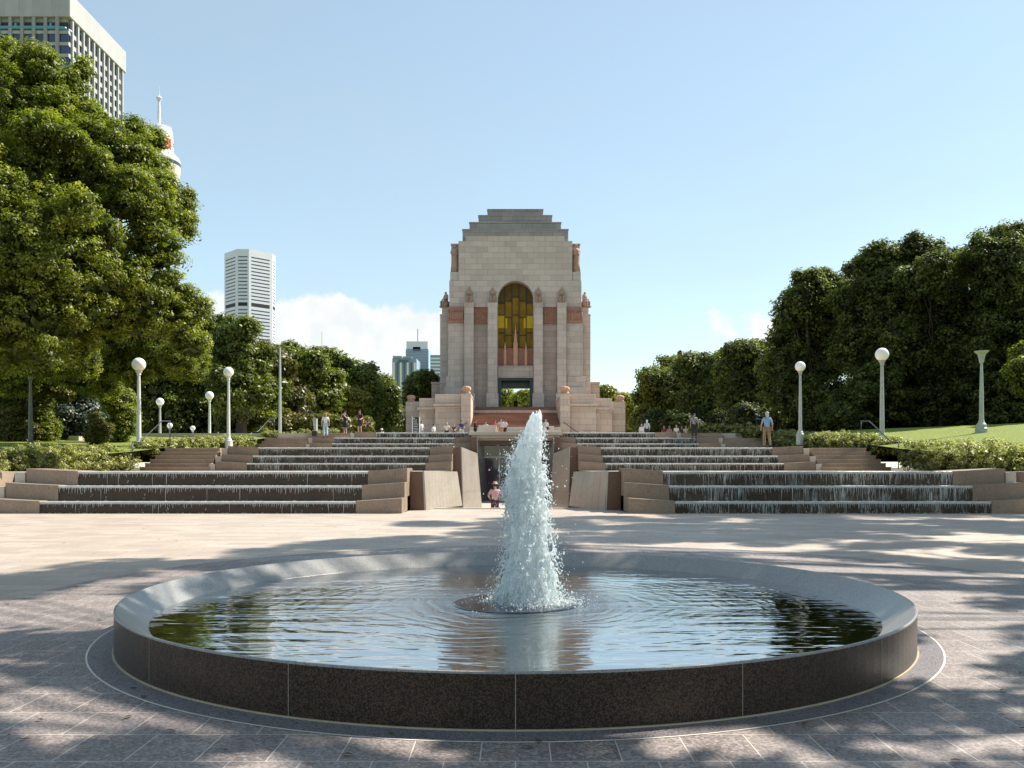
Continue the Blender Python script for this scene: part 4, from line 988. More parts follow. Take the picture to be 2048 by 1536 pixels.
# podium, flanks, great stair
m = MB(); m.box(-4.6, 4.6, 98.9, 117, GZ, FL); m.box(-8.5, 8.5, 95, 118, GZ, FL-.6)
mpart(m, 'podium', 'stone_warm')
m = MB(); ns = 21
for i in range(ns):
    z1 = FL-(FL-5.35)*i/ns; y0 = 98.9-10.4*(i+1)/ns; m.box(-4.5, 4.5, y0, 98.9-10.4*i/ns, GZ, z1-.0005*i)
mpart(m, 'great_stair', 'stair')
m = MB(); m.box(-4.5, 4.5, 87.3, 88.5, GZ, 5.2); m.box(-4.5, -2.2, 86.6, 87.3, GZ, 4.9); m.box(2.2, 4.5, 86.6, 87.3, GZ, 4.9)
for i in range(5): m.box(-2.2, 2.2, 87.3-.3*(i+1), 87.3-.3*i-.001, GZ, 5.1-.28*(i+1))
mpart(m, 'landing', 'paletop')
for s in (-1, 1):
    def fb(m, a, b, Z, d, yt, zb=GZ): return m.box(PX(1031+s*a, Z), PX(1031+s*b, Z), Z, Z+d, zb, PZ(yt, Z))
    m = MB(); Z = 88.5; fb(m, 89.5, 109, Z, 10.4, 787); fb(m, 88.5, 110, Z-.05, 10, 790, PZ(793, Z)); mpart(m, 'cheek_wall', 'stone_warm', bevel=.03)
    m = MB(); Z = 89.6; fb(m, 109, 161, Z, 9, 788.5); fb(m, 108, 165, Z-.25, 2, 807, PZ(813, Z)); fb(m, 108, 163, Z-.12, 2, 813.2, PZ(817, Z)); mpart(m, 'flank_wall', 'stone_warm', bevel=.03)
    m = MB(); Z = 91; fb(m, 161, 193, Z, 9, 796.5); fb(m, 161, 197, Z-.22, 2, 814, PZ(820, Z)); fb(m, 161, 195, Z-.1, 2, 820.2, PZ(823, Z)); mpart(m, 'flank_wall', 'stone_warm', bevel=.03)
    m = MB(); Z = 92.4; fb(m, 193, 219.5, Z, 9, 803); mpart(m, 'flank_wall', 'stone_warm' if s > 0 else 'stone', bevel=.03)  # right end takes the warmer stone: warm bounce light put into colour
    for (xc, yt, yb, Z, wpx) in ((99, 771.5, 787, 88.6, 9.5), (210, 789.5, 803, 92.5, 8.5)):
        cx = PX(1031+s*xc, Z); r = wpx*Z/FPX; z0 = PZ(yb, Z); z1 = PZ(yt, Z)
        m = MB(); m.lathe([(r*.8, 0), (r*.98, (z1-z0)*.12), (r*.80, (z1-z0)*.30), (r*1.02, (z1-z0)*.5), (r*1.08, (z1-z0)*.75), (r*.9, (z1-z0)*.9), (r*.6, (z1-z0))], 8, (cx, Z+r+.1, z0))
        for a in range(4): m.sphere((cx+r*.8*math.cos(a*math.pi/2+.785), Z+r+.1+r*.8*math.sin(a*math.pi/2+.785), z0+(z1-z0)*.62), r*.38, 8, 6)
        mpart(m, 'carved_urn', 'urn', smooth=False, bevel=.03)
    m = MB(); m.tube([(s*6.3, 88.2, GZ), (s*6.3, 88.2, GZ+1.0), (s*4.8, 88.25, GZ+2.1)], .04, 6); mpart(m, 'handrail', 'rail')
m = MB(); m.box(6.9, 8.1, 89.57, 89.62, 4.3, 5.0); m.box(-8.1, -7.6, 89.57, 89.62, 4.3, 4.6); mpart(m, 'inscription', 'stone_pink')

# ================================================================== CITY
def bld(name, label, x, Z): return empty(name, label, 'building', (x, Z, GZ))
# office tower, upper left
Z = 262.0; xc = PX(135, Z); T = bld('office_tower', 'concrete office tower with ribbed sides and blue windows, behind the large fig tree', xc, Z); org = (xc, Z, GZ)
zr = PZ(34, Z); fh = 23.3*Z/FPX; dep = 36.5; bw = 23.5*Z/FPX; nb = 10
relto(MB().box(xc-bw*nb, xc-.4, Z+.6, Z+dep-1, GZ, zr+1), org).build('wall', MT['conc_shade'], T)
m = MB(); m.box(xc-bw*nb-1, xc+.9, Z-.42, Z+dep+1, zr, PZ(-14, Z)); relto(m, org).build('parapet', MT['concrete'], T, bevel=.2)
nf = 13
for i in range(nb):      # front piers
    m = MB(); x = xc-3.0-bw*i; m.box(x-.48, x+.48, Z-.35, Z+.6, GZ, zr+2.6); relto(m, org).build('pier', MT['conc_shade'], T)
for k in range(nf+16):
    z = zr-1.2-fh*(k+1)
    if z < GZ+4: break
    m = MB(); m.box(xc-bw*nb, xc+.25, Z+.1, Z+.6, z-.2, z+.75); relto(m, org).build('spandrel', MT['concrete'], T)
for k in range(nf):
    for i in range(6):
        z = zr-1.2-fh*(k+1); x = xc-3.0-bw*i
        m = MB(); m.box(x+.48, x+bw-.48 if i else xc+.15, Z+.35, Z+.45, z+.75, z+fh-.2)
        relto(m, org).build('window', MT['winblue'] if k else MT['dark'], T)
m = MB(); z = zr-1.2-fh*.55; m.tube([(xc-26, Z+.1, z), (xc-3, Z+.1, z), (xc-.8, Z+.1, z-.2), (xc+.1, Z+2, z-.5)], .55, 8)
for i in range(5): m.tube([(xc-5-i*5.2, Z, z), (xc-5-i*5.2, Z, z+1.2)], .4, 8)
relto(m, org).build('duct', MT['pipe'], T)
for i in range(11):      # side ribs
    m = MB(); y = Z+2.2+i*3.35; m.box(xc-.2, xc+.62, y-.36, y+.36, GZ, zr+1.6); relto(m, org).build('pier', MT['concrete'], T)
m = MB(); ms = MB()
for k in range(29):
    z = zr-1.2-fh*(k+1)
    if z < GZ+4: break
    m.box(xc-.3, xc+.12, Z+.65, Z+dep-1.2, z-.2, z+1.1); ms.box(xc-.5, xc-.25, Z+.7, Z+dep-1.3, z+1.1, z+fh-.2)
relto(m, org).build('side_spandrel', MT['concrete'], T)
o = relto(ms, org).build('side_window', MT['winblue'], T)
# observation tower
Z = 600.0; xc = PX(318, Z); T = empty('observation_tower', 'slim tower with pale round turret, red lettering and white spire behind the fig', 'tower', (xc, Z, GZ)); S = Z/FPX; org = (xc, Z, GZ)
relto(MB().lathe([(3.2, GZ), (3.2, PZ(400, Z))], 24, (xc, Z, 0)), org).build('shaft', MT['gold'], T)
relto(MB().lathe([(5, PZ(420, Z)), (9, PZ(380, Z)), (12, PZ(362, Z)), (13.4, PZ(350, Z))], 40, (xc, Z, 0)), org).build('turret_base', MT['gold'], T)
relto(MB().lathe([(13.4, PZ(349.8, Z)), (13.9, PZ(335, Z)), (13.9, PZ(322, Z)), (13.0, PZ(316, Z)), (9.5, PZ(306, Z))], 40, (xc, Z, 0)), org).build('turret_deck', MT['gold'], T)
relto(MB().lathe([(13.95, PZ(333, Z)), (13.98, PZ(326, Z))], 40, (xc, Z, 0), cap=False), org).build('turret_window', MT['slit'], T)
relto(MB().lathe([(9.4, PZ(306, Z)), (9.0, PZ(292, Z)), (8.9, PZ(268, Z)), (8.4, PZ(262, Z)), (7.6, PZ(256, Z)), (2, PZ(254, Z))], 40, (xc, Z, 0)), org).build('turret_head', MT['towerwhite'], T)
m = MB()
for a in range(24): m.tube([(xc+8.2*math.cos(a*.2618), Z+8.2*math.sin(a*.2618), PZ(260, Z)), (xc+8.2*math.cos(a*.2618), Z+8.2*math.sin(a*.2618), PZ(252, Z))], .18, 4)
relto(m, org).build('railing', MT['white'], T)
relto(MB().lathe([(1.5, PZ(256, Z)), (1.15, PZ(235, Z)), (.75, PZ(205, Z)), (.9, PZ(203, Z)), (2.0, PZ(196, Z)), (1.2, PZ(193, Z)), (.35, PZ(191, Z)), (.12, PZ(172, Z))], 12, (xc, Z, 0)), org).build('spire', MT['white'], T)
def letter(strokes, x, z, w_, h, y, t, mb, ang):
    for (a, b, c, d) in strokes:
        pass
m = MB()
for j, a in enumerate((-1.12, -.78, -.42)):     # block letters bent round the turret
    cx, cy = xc+9.6*math.cos(a), Z+9.6*math.sin(a); tx, ty = -math.sin(a), math.cos(a); zb, zt = PZ(303, Z), PZ(281, Z); w_ = 1.25
    def bar(p, q, z0, z1):
        P0 = (cx+tx*p, cy+ty*p); P1 = (cx+tx*q, cy+ty*q); nx, ny = math.cos(a)*.5, math.sin(a)*.5
        m.prism([P0, P1, (P1[0]-nx, P1[1]-ny), (P0[0]-nx, P0[1]-ny)], z0, z1)
    bar(-w_, -w_+.7, zb, zt); bar(w_-.7, w_, zb, zt); bar(-w_+.7, w_-.7, (zb+zt)/2-.5, (zb+zt)/2+.6)
relto(m, org).build('letter', MT['redsign'], T)
# octagonal tower
Z = 600.0; S = Z/FPX; T = bld('octagonal_tower', 'white octagonal office tower striped with dark window bands above the trees', PX(498, Z), Z); org = (PX(498, Z), Z, GZ)
phi = R(28.5+16.8); L, sh = 54.6*S*.957, 25*S*.957; dirs = []; a = phi
pts = []; p = Vector((PX(497.8, Z), Z)); pts.append(p.copy())
# outline going right from the near corner: faces turn by 45 degrees
ang = phi
for i in range(8):
    ln = L if i % 2 == 0 else sh; p = p+Vector((math.cos(ang), math.sin(ang)))*ln; pts.append(p.copy()); ang += R(45)
poly = [(q.x, q.y) for q in pts[:8]]
zt = PZ(498, Z)
relto(MB().prism(poly, GZ, zt), org).build('wall', MT['towerwhite'], T)
for i in (0, 1, 6, 7):
    p, q = pts[i], pts[i+1]; d = (q-p).normalized(); nrm = Vector((d.y, -d.x)); ln = (q-p).length; ins = .10 if i % 2 == 0 else .10
    for k in range(27):
        yy = 513.5+7.05*k; z = zt-(yy-498)*S
        band = k == 13
        if k == 14: continue
        hh = (2.1 if not band else 7.2)*.5*S*1.02; zc = z if not band else z-3.0*S
        a_, b_ = p+d*ln*ins, q-d*ln*ins*1.2; o1, o2 = a_+nrm*.05, b_+nrm*.05; i1, i2 = a_-nrm*.8, b_-nrm*.8
        m = MB(); m.prism([(o1.x, o1.y), (o2.x, o2.y), (i2.x, i2.y), (i1.x, i1.y)], zc-hh, zc+hh); relto(m, org).build('window_band', MT['slit'] if not band else MT['dark'], T)
m = MB(); c = sum((q for q in pts[:8]), Vector((0, 0)))/8
for i in range(14): x = c.x+random.uniform(-9, 9); m.tube([(x, c.y-5, zt), (x, c.y-5, zt+random.uniform(.8, 2.2))], .12, 4)
relto(m, org).build('antenna', MT['slit'], T)
# three towers left of the memorial
def slab(label, xl, xr, yt, Z, mat, fl=6.0, ver=0, top=None, dep=20):
    T = bld('glass_tower', label, PX(xl, Z), Z); org = (PX(xl, Z), Z, GZ); S = Z/FPX; x0, x1 = PX(xl, Z), PX(xr, Z); zt = PZ(yt, Z)
    relto(MB().box(x0, x1, Z, Z+dep, GZ, zt), org).build('wall', MT[mat], T)
    k = 0; z = zt-fl*S
    while z > PZ(800, Z) and not ver:
        relto(MB().box(x0+.3, x1-.3, Z-.25, Z-.01, z-.5, z+.5), org).build('window_band', MT['towerwhite'] if mat != 'glassblue' else MT['glassgrey'], T); z -= fl*S; k += 1
    for i in range(ver):
        x = x0+(x1-x0)*(i+.5)/ver; relto(MB().box(x-.45, x+.45, Z-.5, Z-.01, GZ, zt-8*S), org).build('pier', MT['winblue'] if i % 2 else MT['towerwhite'], T)
    for (a, b, c, d, mt) in (top or []): relto(MB().box(PX(a, Z), PX(b, Z), Z-.6, Z+dep*.7, PZ(d, Z), PZ(c, Z)), org).build('plant_room', MT[mt], T)
    return T
slab('pale blue glass tower with a flat top, tallest of the three left of the memorial', 811.5, 857, 698, 520, 'glassblue', 5.5, top=[(813, 856, 683, 698.1, 'towerwhite'), (826, 841, 694, 702, 'winblue')])
T = slab('grey blue tower with vertical piers, leftmost of the three beside the memorial', 784.5, 833, 717, 480, 'glassgrey', 6, 7, top=[(786, 803, 712, 717.1, 'glassgrey'), (806, 823, 713, 717.1, 'glassgrey'), (797, 817, 720, 725, 'winblue')])
slab('grey glass block half hidden by the memorial, right of the pale blue tower', 860.5, 884, 710, 500, 'glassgrey', 7)
tag(MB().tube([(PX(835, 520), 521, PZ(700, 520)), (PX(835, 520), 521, PZ(657, 520))], .22, 5).build('antenna', MT['slit']), 'thin antenna mast on the roof of the pale blue glass tower', 'antenna')
T = empty('mast', 'thin white mast rising over the trees right of the octagonal tower', 'mast', (PX(645, 300), 300, GZ)); org = (PX(645, 300), 300, GZ)
relto(MB().tube([(PX(645, 300), 300, GZ), (PX(644, 300), 300, PZ(663, 300))], [.3, .13], 6), org).build('pole', MT['white'], T)

# ================================================================== STREET FURNITURE
def globe_lamp(label, x, yb, yg, d, Z=None, mat='lamppale', Hground=None):
    Z = Z or .62*FPX/d; zb = PZ(yb, Z); zg = PZ(yg, Z); h = zg-zb; X = PX(x, Z)
    T = empty('globe_lamp', label, 'street lamp', (X, Z, zb), 0, 'white globe lamps on the lawns'); r = d*Z/FPX/2; q = r/.33
    MB().lathe([(a*q, b) for a, b in ((.25, -.6), (.25, .05), (.20, .09), (.19, .16), (.14, .22), (.12, .30), (.112, .40))], 16).build('base', MT[mat], T, smooth=False, bevel=.01)
    m = MB(); nn = 12; pr = [(.115*q, .40), (.105*q, h*.4), (.072*q, h-r-.20)]; m.lathe(pr, nn); m.build('post', MT[mat], T)
    MB().lathe([(.08*q, h-r-.20*q), (.11*q, h-r-.17*q), (.09*q, h-r-.12*q), (.15*q, h-r-.03*q), (.17*q, h-r+.01*q), (.15*q, h-r+.05*q)], 16).build('collar', MT[mat], T, smooth=False)
    MB().sphere((0, 0, h), r, 32, 20).build('globe', MT['globe'], T, smooth=True); return T
globe_lamp('largest white globe lamp on the left, beside the sloping handrail', 277.5, 892, 729, 27, Z=44, mat='lamppale')
globe_lamp('tall white globe lamp right of two shorter ones on the left lawn', 457, 883, 744, 20, Z=53)
globe_lamp('shorter globe lamp just behind the bend of the left handrail', 320, 886, 803.5, 15.5, Z=66, mat='lampmetal')
globe_lamp('globe lamp standing just left of the tall one on the left lawn', 419, 880, 791, 16.5, Z=63)
globe_lamp('small distant globe lamp behind the upper post of the left handrail', 339.5, 886, 851, 11, Z=76, mat='lampmetal')
globe_lamp('smallest distant globe lamp low against the left shrubs', 385.5, 880, 856.5, 10, Z=78)
globe_lamp('globe lamp on the right, behind the man in the blue shirt', 1600.5, 870, 733, 20.5, mat='lampmetal')
globe_lamp('largest globe lamp on the right, above the sloping handrail', 1764, 878, 709, 26.5, Z=44, mat='lampmetal')
def flare_lamp(label, x, yb, yt, Z, mat, fw):
    zb, zt = PZ(yb, Z), PZ(yt, Z); h = zt-zb; T = empty('flared_lamp', label, 'street lamp', (PX(x, Z), Z, zb), 0, 'flared uplight lamp posts'); f = fw*Z/FPX/2
    MB().lathe([(.30, -.5), (.30, .10), (.24, .16), (.24, .30), (.15, .42), (.13, .55)], 16).build('base', MT[mat], T, bevel=.01)
    MB().lathe([(.115, .55), (.095, h*.5), (.06, h-.62)], 12).build('post', MT[mat], T)
    MB().lathe([(.08, h-.62), (.11, h-.55), (.13, h-.42), (f*.55, h-.18), (f*.95, h-.05), (f, h-.02), (f, h)], 24).build('lamp_shade', MT[mat], T)
flare_lamp('pale green lamp post with a wide flared top on the right lawn', 1963, 861, 702, 45, 'lampmetal', 27)
flare_lamp('dark lamp post with a flared top under the fig tree at far left', 61, 903, 737, 45, 'bronze', 26)
Z = 72; xm = PX(560, Z); T = empty('light_mast', 'tall grey light mast with two small fittings before the left trees', 'light mast', (xm, Z, 3.4)); org = (xm, Z, 3.4)
relto(MB().lathe([(.14, 3.3), (.12, 6), (.07, PZ(695, Z))], 10, (xm, Z, 0)), org).build('pole', MT['lampmetal'], T)
for yy in (714, 765):
    m = MB(); z = PZ(yy, Z); m.tube([(xm, Z, z), (xm+.28, Z-.1, z+.02)], .03, 6); m.lathe([(.12, -.03), (.16, .03), (.05, .09)], 12, (xm+.34, Z-.1, z)); relto(m, org).build('light_fitting', MT['white'], T)
def handrail(label, s, pts):
    org = pts[0]; T = empty('handrail', label, 'handrail', org, 0, 'stair handrails')
    m = MB(); m.tube([Vector(p)-Vector(org) for p in pts[1:-1]], .028, 8); m.build('rail', MT['rail'], T, smooth=True)
    for a, b in ((pts[0], pts[1]), (pts[-1], pts[-2])):
        m = MB(); m.tube([Vector(a)-Vector(org), Vector(b)-Vector(org)], .025, 8); m.build('post', MT['rail'], T, smooth=True)
for s in (-1, 1):
    q = 'left' if s < 0 else 'right'
    def W(x, y, Z): return (PX(1031+s*x, Z), Z, PZ(y, Z))
    handrail(f'steel handrail climbing the {q} middle stairs', s, [W(766, 938, 40.5), W(766, 884, 40.5), W(752, 884, 40.9), W(707, 842, 43.2), W(691, 842, 44.2), W(691, 893, 44.2)])
    handrail(f'small steel handrail at the {q} uppermost stairs', s, [W(528, 893, 59.8), W(528, 864, 59.8), W(515, 863, 60.2), W(492, 838, 62.6), W(482, 838, 63.4), W(482, 866, 63.4)])
# utility cabinet on the left lawn
Z = 52; T = empty('utility_box', 'small sandstone box with a sloping side on the left lawn', 'box', (PX(146, Z), Z, PZ(896, Z))); org = (PX(146, Z), Z, PZ(896, Z))
m = MB(); m.box(PX(137, Z), PX(157.5, Z), Z, Z+.7, PZ(900, Z), PZ(872, Z)); relto(m, org).build('body', MT['paletop'], T, bevel=.01)
m = MB(); m.prism([(PX(118, Z), Z+.1), (PX(137, Z), Z+.05), (PX(137, Z), Z+.7), (PX(118, Z), Z+.7)], PZ(900, Z), [PZ(889, Z), PZ(873, Z), PZ(873, Z), PZ(889, Z)]); relto(m, org).build('side_panel', MT['tan'], T)
# sign board
Z = 74; x0, x1 = PX(825, Z), PX(839, Z); T = empty('information_sign', 'black upright sign board with rows of white writing left of the podium', 'sign', (x0, Z, GZ)); org = (x0, Z, GZ)
relto(MB().box(x0+.03, x1-.03, Z, Z+.08, GZ, PZ(834.5, Z)), org).build('board', MT['black'], T)
m = MB(); m.box(x0-.03, x0+.03, Z-.03, Z+.1, GZ, PZ(833.5, Z)); m.box(x1-.03, x1+.03, Z-.03, Z+.1, GZ, PZ(833.5, Z)); relto(m, org).build('frame', MT['white'], T)
m = MB(); rng = random.Random(3)
for i in range(9):
    z = PZ(836.5, Z)-.14*i; x = x0+.09
    if i == 0: m.box(x, x+.08, Z-.012, Z-.001, z-.05, z+.03); continue
    end = x0+rng.uniform(.34, .5)
    while x < end: w_ = rng.uniform(.03, .07); m.box(x, x+w_, Z-.012, Z-.001, z-.018, z+.018); x += w_+.015
relto(m, org).build('writing', MT['white'], T)
# litter bin with hood
Z = 60.5; xm = PX(628, Z); zz = PZ(873, Z); T = empty('litter_bin', 'black litter bin with a leaning grey back panel behind the left steps', 'litter bin', (xm, Z, zz)); 
MB().box(-.16, .17, 0, .3, 0, .38).build('body', MT['black'], T, bevel=.02)
m = MB(); m.hexa([(-.02, .05, .38), (.16, .02, .38), (.18, .3, .38), (0, .3, .38)], [(-.13, .08, 1.24), (.16, .05, 1.24), (.18, .3, 1.24), (-.11, .3, 1.24)]); m.build('back_panel', MT['lampmetal'], T, bevel=.01)
# pale stone benches at the foot of the great stair
for (xl, xr, yt, lab) in ((958, 992, 850.5, 'pale stone bench block with slanted end left of the water jet'), (1083, 1107, 852, 'pale stone bench block with slanted end right of the water jet')):
    Z = 76; m = MB(); a, b = PX(xl, Z), PX(xr, Z); t = PZ(yt, Z)
    m.hexa([(a+.15, Z, GZ), (b-.15, Z, GZ), (b-.15, Z+.8, GZ), (a+.15, Z+.8, GZ)], [(a-.05, Z, t), (b+.05, Z, t), (b+.05, Z+.8, t), (a-.05, Z+.8, t)])
    tag(m.build('stone_bench', MT['paletop'], bevel=.02), lab, 'bench')

# ================================================================== PEOPLE
def at(x, yh, h, zf=None, Z=None):
    """feet height known -> distance from the height of the head in the photo"""
    if Z is None: Z = (zf+h-EYE)*FPX/(HYP-yh)
    if zf is None: zf = PZ(yh, Z)-h
    return (PX(x, Z), Z, zf)
PI = math.pi
person('man in blue shirt and khaki trousers walking up, seen from behind on the right', at(1534, 823.5, 1.76, Z=44.0), .1, 1.76, arms='swing', stride=.5, top=(.20, .38, .58), legs=(.26, .19, .11), hair=(.45, .45, .44), sk=0)
person('person in grey shirt and dark trousers with a dark strap, walking down the right steps', at(1388.5, 827, 1.72, Z=61.2), PI+.1, 1.72, arms='swing', stride=.3, top=(.30, .33, .36), legs=(.03, .03, .035), bag=(.02, .02, .02))
person('woman in white top and light blue jeans walking, on the left steps', at(651, 826, 1.66, Z=60.2), .35, 1.66, arms='swing', stride=.5, top=(.72, .74, .76), legs=(.42, .55, .66), hair=(.34, .26, .16), sk=1)
person('woman in black dress with raised hands on the left terrace', at(690.5, 822, 1.66, zf=3.64), PI-.5, 1.66, arms='raise', top=(.02, .02, .025), legs=(.02, .02, .025), skirt=True, sk=1)
person('man in black shirt and dark shorts holding a bag at his waist', at(719.5, 820, 1.80, zf=3.64), PI-.15, 1.80, arms='hold', top=(.02, .022, .025), legs=(.03, .03, .07), shorts=True, sk=0, bag=(.30, .10, .06))
person('person in white hat sitting low behind the uppermost left cascade', at(763.5, 855.5, 1.30, zf=3.30), PI, 1.6, pose='sit', top=(.75, .74, .7), hat=(.85, .84, .8), legs=(.4, .4, .4))
def terr(label, x, yh, h=1.68, zf=GZ, **k):
    person(label, at(x, yh, h, zf=zf), k.pop('rz', PI), h, **k)
terr('person in pale blue shirt just right of the black sign board', 843, 842, rz=PI+1.0, top=(.55, .70, .80), legs=(.3, .32, .35), arms='hold')
terr('person in white seen from the side, second to the right of the sign board', 867.5, 848, 1.55, rz=PI+.9, top=(.72, .72, .70), legs=(.2, .18, .16), hair=(.04, .03, .02), sleeve='long')
terr('person in cream shirt with hands on hips before the podium wall', 893.5, 845, rz=PI, top=(.75, .68, .58), legs=(.04, .04, .04), arms='hip', hair=(.55, .42, .28))
terr('short person in brown top before the podium wall', 908.5, 847, 1.6, rz=PI-.3, top=(.16, .09, .07), legs=(.25, .1, .08), arms='hold', hair=(.3, .2, .12), sk=1)
terr('person in navy top, leaning beside the podium pillar', 923, 840.5, 1.75, rz=PI+.4, top=(.035, .045, .13), legs=(.5, .5, .52), arms='hold')
terr('person dressed all in black by the foot of the great stair', 950.5, 839, 1.76, rz=-PI/2, top=(.012, .012, .014), legs=(.012, .012, .014), arms='hold', sleeve='long')
terr('person in white shirt behind the pale bench left of the jet', 971.5, 842.5, 1.65, rz=PI, top=(.66, .74, .76), legs=(.5, .55, .6), arms='fold', sk=1)
terr('person in red pink top with arms out, left of a pair in grey', 990.5, 840.5, 1.68, rz=PI+.3, top=(.62, .10, .13), legs=(.6, .58, .55), arms='hip', sleeve='short')
terr('person in pale grey shirt, arms folded, in the group at the stair foot', 1002, 836.5, 1.78, rz=PI, top=(.52, .54, .60), legs=(.55, .2, .12), arms='fold', shorts=True)
terr('person in white and black at the right of the group at the stair foot', 1009.5, 838, 1.75, rz=PI-.8, top=(.60, .58, .55), legs=(.03, .03, .035), arms='hip')
terr('person in white dress with dark bag, right of the water jet', 1091.5, 838.5, 1.68, rz=PI-.5, top=(.75, .73, .70), legs=(.7, .68, .65), skirt=True, hair=(.22, .15, .1), sk=1, bag=(.02, .02, .02))
terr('man in pale grey shirt standing before the dark trees right of the podium', 1293.5, 840, 1.76, rz=.1, top=(.46, .50, .53), legs=(.03, .03, .04), hair=(.6, .6, .58), sleeve='long')
terr('shorter person in white beside the man in pale grey', 1283, 848, 1.6, rz=-.6, top=(.68, .68, .66), legs=(.5, .5, .48), hair=(.3, .25, .2), sleeve='long')
for (x, y, c, l) in ((1328, 850, (.22, .03, .05), 'dark red'), (1339, 850.5, (.70, .22, .22), 'salmon pink'), (1352.5, 848.5, (.75, .70, .60), 'white'), (1363.5, 851, (.06, .05, .07), 'dark'), (1371.5, 850, (.62, .50, .34), 'tan')):
    person(f'seated person in {l} top in the row under the right trees', at(x, y, 1.33, zf=GZ), PI+.2, 1.7, pose='sit', arms='hold', top=c, legs=(.5, .45, .35) if x % 2 else (.1, .1, .12), hair=(.2, .13, .08), group='people seated in a row')
m = MB(); b0 = at(1325, 850, 1.33, zf=GZ); b1 = at(1376, 850, 1.33, zf=GZ); m.box(b0[0], b1[0], b0[1]-.15, b0[1]+.25, GZ+.36, GZ+.44)
for x in (b0[0]+.2, b1[0]-.2): m.box(x-.05, x+.05, b0[1]-.1, b0[1]+.2, GZ, GZ+.36)
tag(m.build('park_bench', MT['bark']), 'long low bench under the row of seated people on the right', 'bench')
Zp = 38; person('person in pink top and pink hat leaning on the wall in the sunken passage', (PX(990, Zp), Zp, -1.15), .35, 1.72, arms='hip', top=(.72, .45, .48), legs=(.09, .03, .05), hat=(.62, .34, .32), sk=1, group='people in the sunken passage')

# ================================================================== TREES
def L(px, py, Z, r, dz=1.0): # a lobe given by where it shows, its distance and its size
    k = Z/FPX; return ((PX(px, Z), Z, PZ(py, Z)), (r*k, r*k*1.05, r*k*dz))
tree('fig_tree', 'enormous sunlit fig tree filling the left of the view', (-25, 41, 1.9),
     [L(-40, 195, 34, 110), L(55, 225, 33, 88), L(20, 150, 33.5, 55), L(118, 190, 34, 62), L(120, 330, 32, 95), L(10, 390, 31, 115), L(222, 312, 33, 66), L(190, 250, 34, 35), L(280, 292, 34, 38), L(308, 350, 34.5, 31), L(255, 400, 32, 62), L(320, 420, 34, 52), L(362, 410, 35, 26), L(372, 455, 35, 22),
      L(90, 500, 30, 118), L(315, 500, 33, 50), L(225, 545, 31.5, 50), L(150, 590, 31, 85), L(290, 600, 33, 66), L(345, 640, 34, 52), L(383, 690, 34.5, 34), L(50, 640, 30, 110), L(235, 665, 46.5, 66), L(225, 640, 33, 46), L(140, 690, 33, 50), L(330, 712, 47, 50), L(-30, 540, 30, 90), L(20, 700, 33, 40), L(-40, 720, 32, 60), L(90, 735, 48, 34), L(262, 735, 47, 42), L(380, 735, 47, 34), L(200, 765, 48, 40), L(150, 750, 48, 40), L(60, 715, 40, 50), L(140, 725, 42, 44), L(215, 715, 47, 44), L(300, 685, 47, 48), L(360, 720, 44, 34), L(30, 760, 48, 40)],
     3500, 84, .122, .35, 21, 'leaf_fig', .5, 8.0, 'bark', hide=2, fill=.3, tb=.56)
G_ = 'trees behind the left lawn'
tree('fig_tree', 'fig tree just right of the enormous one, in front of the octagonal tower base', (PX(400, 88), 88, 3.6),
     [L(385, 650, 86, 36), L(430, 668, 87, 28), L(372, 700, 85, 44), L(430, 735, 86, 48), L(350, 785, 86, 50), L(440, 810, 87, 45), L(390, 850, 87, 45), L(330, 850, 86, 40)], 620, 55, .30, .75, 22, 'leaf_mid', .5, 3, group=G_)
for i, (lab, leaf, lob, Z, b) in enumerate([
    ('dark tree in deep shade behind the largest left globe lamp', 'leaf_mid', [(300, 790, 70), (245, 800, 62), (350, 830, 60), (280, 850, 60), (200, 760, 60)], 84, 290),
    ('dark tree in deep shade at the far left edge behind the flared lamp', 'leaf_mid', [(20, 800, 75), (90, 780, 60), (-50, 760, 90), (150, 790, 55), (60, 860, 60)], 57, 40),
    ('ivy covered tree with grey green leaves left of the sandstone box', 'leaf_grey', [(108, 760, 26), (102, 800, 28), (110, 845, 30), (104, 875, 26)], 53, 105),
    ('ivy covered tree with grey green leaves right of the sandstone box', 'leaf_grey', [(168, 775, 24), (160, 815, 26), (176, 850, 26), (165, 880, 22)], 54, 168),
    ('yellow green shrubby tree under the fig, behind the flared lamp', 'leaf_yel', [(72, 750, 22), (95, 770, 16), (20, 840, 26), (40, 870, 24), (125, 790, 12)], 50, 30)]):
    tree('tree' if leaf != 'leaf_grey' else 'ivy_tree', lab, (PX(b, Z), Z, 2.6), [L(x, y, Z, r) for x, y, r in lob], 420, 55, .0036*Z, .0085*Z, 30+i, leaf, .25, 1.5, group=G_, fill=.6)
for i, (lob, lab) in enumerate([([(15, 800, 30), (5, 850, 34), (40, 870, 26), (-20, 820, 40)], 'sunlit leafy shrub at the far left edge under the fig'), ([(85, 790, 22), (78, 830, 20), (92, 870, 20)], 'sunlit leafy shrub just right of the dark flared lamp'), ([(230, 800, 24), (215, 770, 18), (245, 850, 26), (232, 880, 20)], 'sunlit leafy shrub left of the largest globe lamp')]):
    tree('shrub', lab, (PX(lob[0][0], 51), 51, 2.3), [L(x, y, 51, r, 1.2) for x, y, r in lob], 260, 45, .16, .36, 140+i, 'leaf_fig', .12, .6, group='shrubs under the fig tree', tb=.55)
tree('shrub', 'bright yellow green shrub with two peaks beside the sandstone box', (PX(200, 47), 47, 2.2), [L(192, 848, 47, 12, 1.6), L(208, 865, 47, 13, 1.3), L(190, 880, 47, 14)], 110, 40, .11, .22, 41, 'leaf_yel', .06, .3, group=G_)
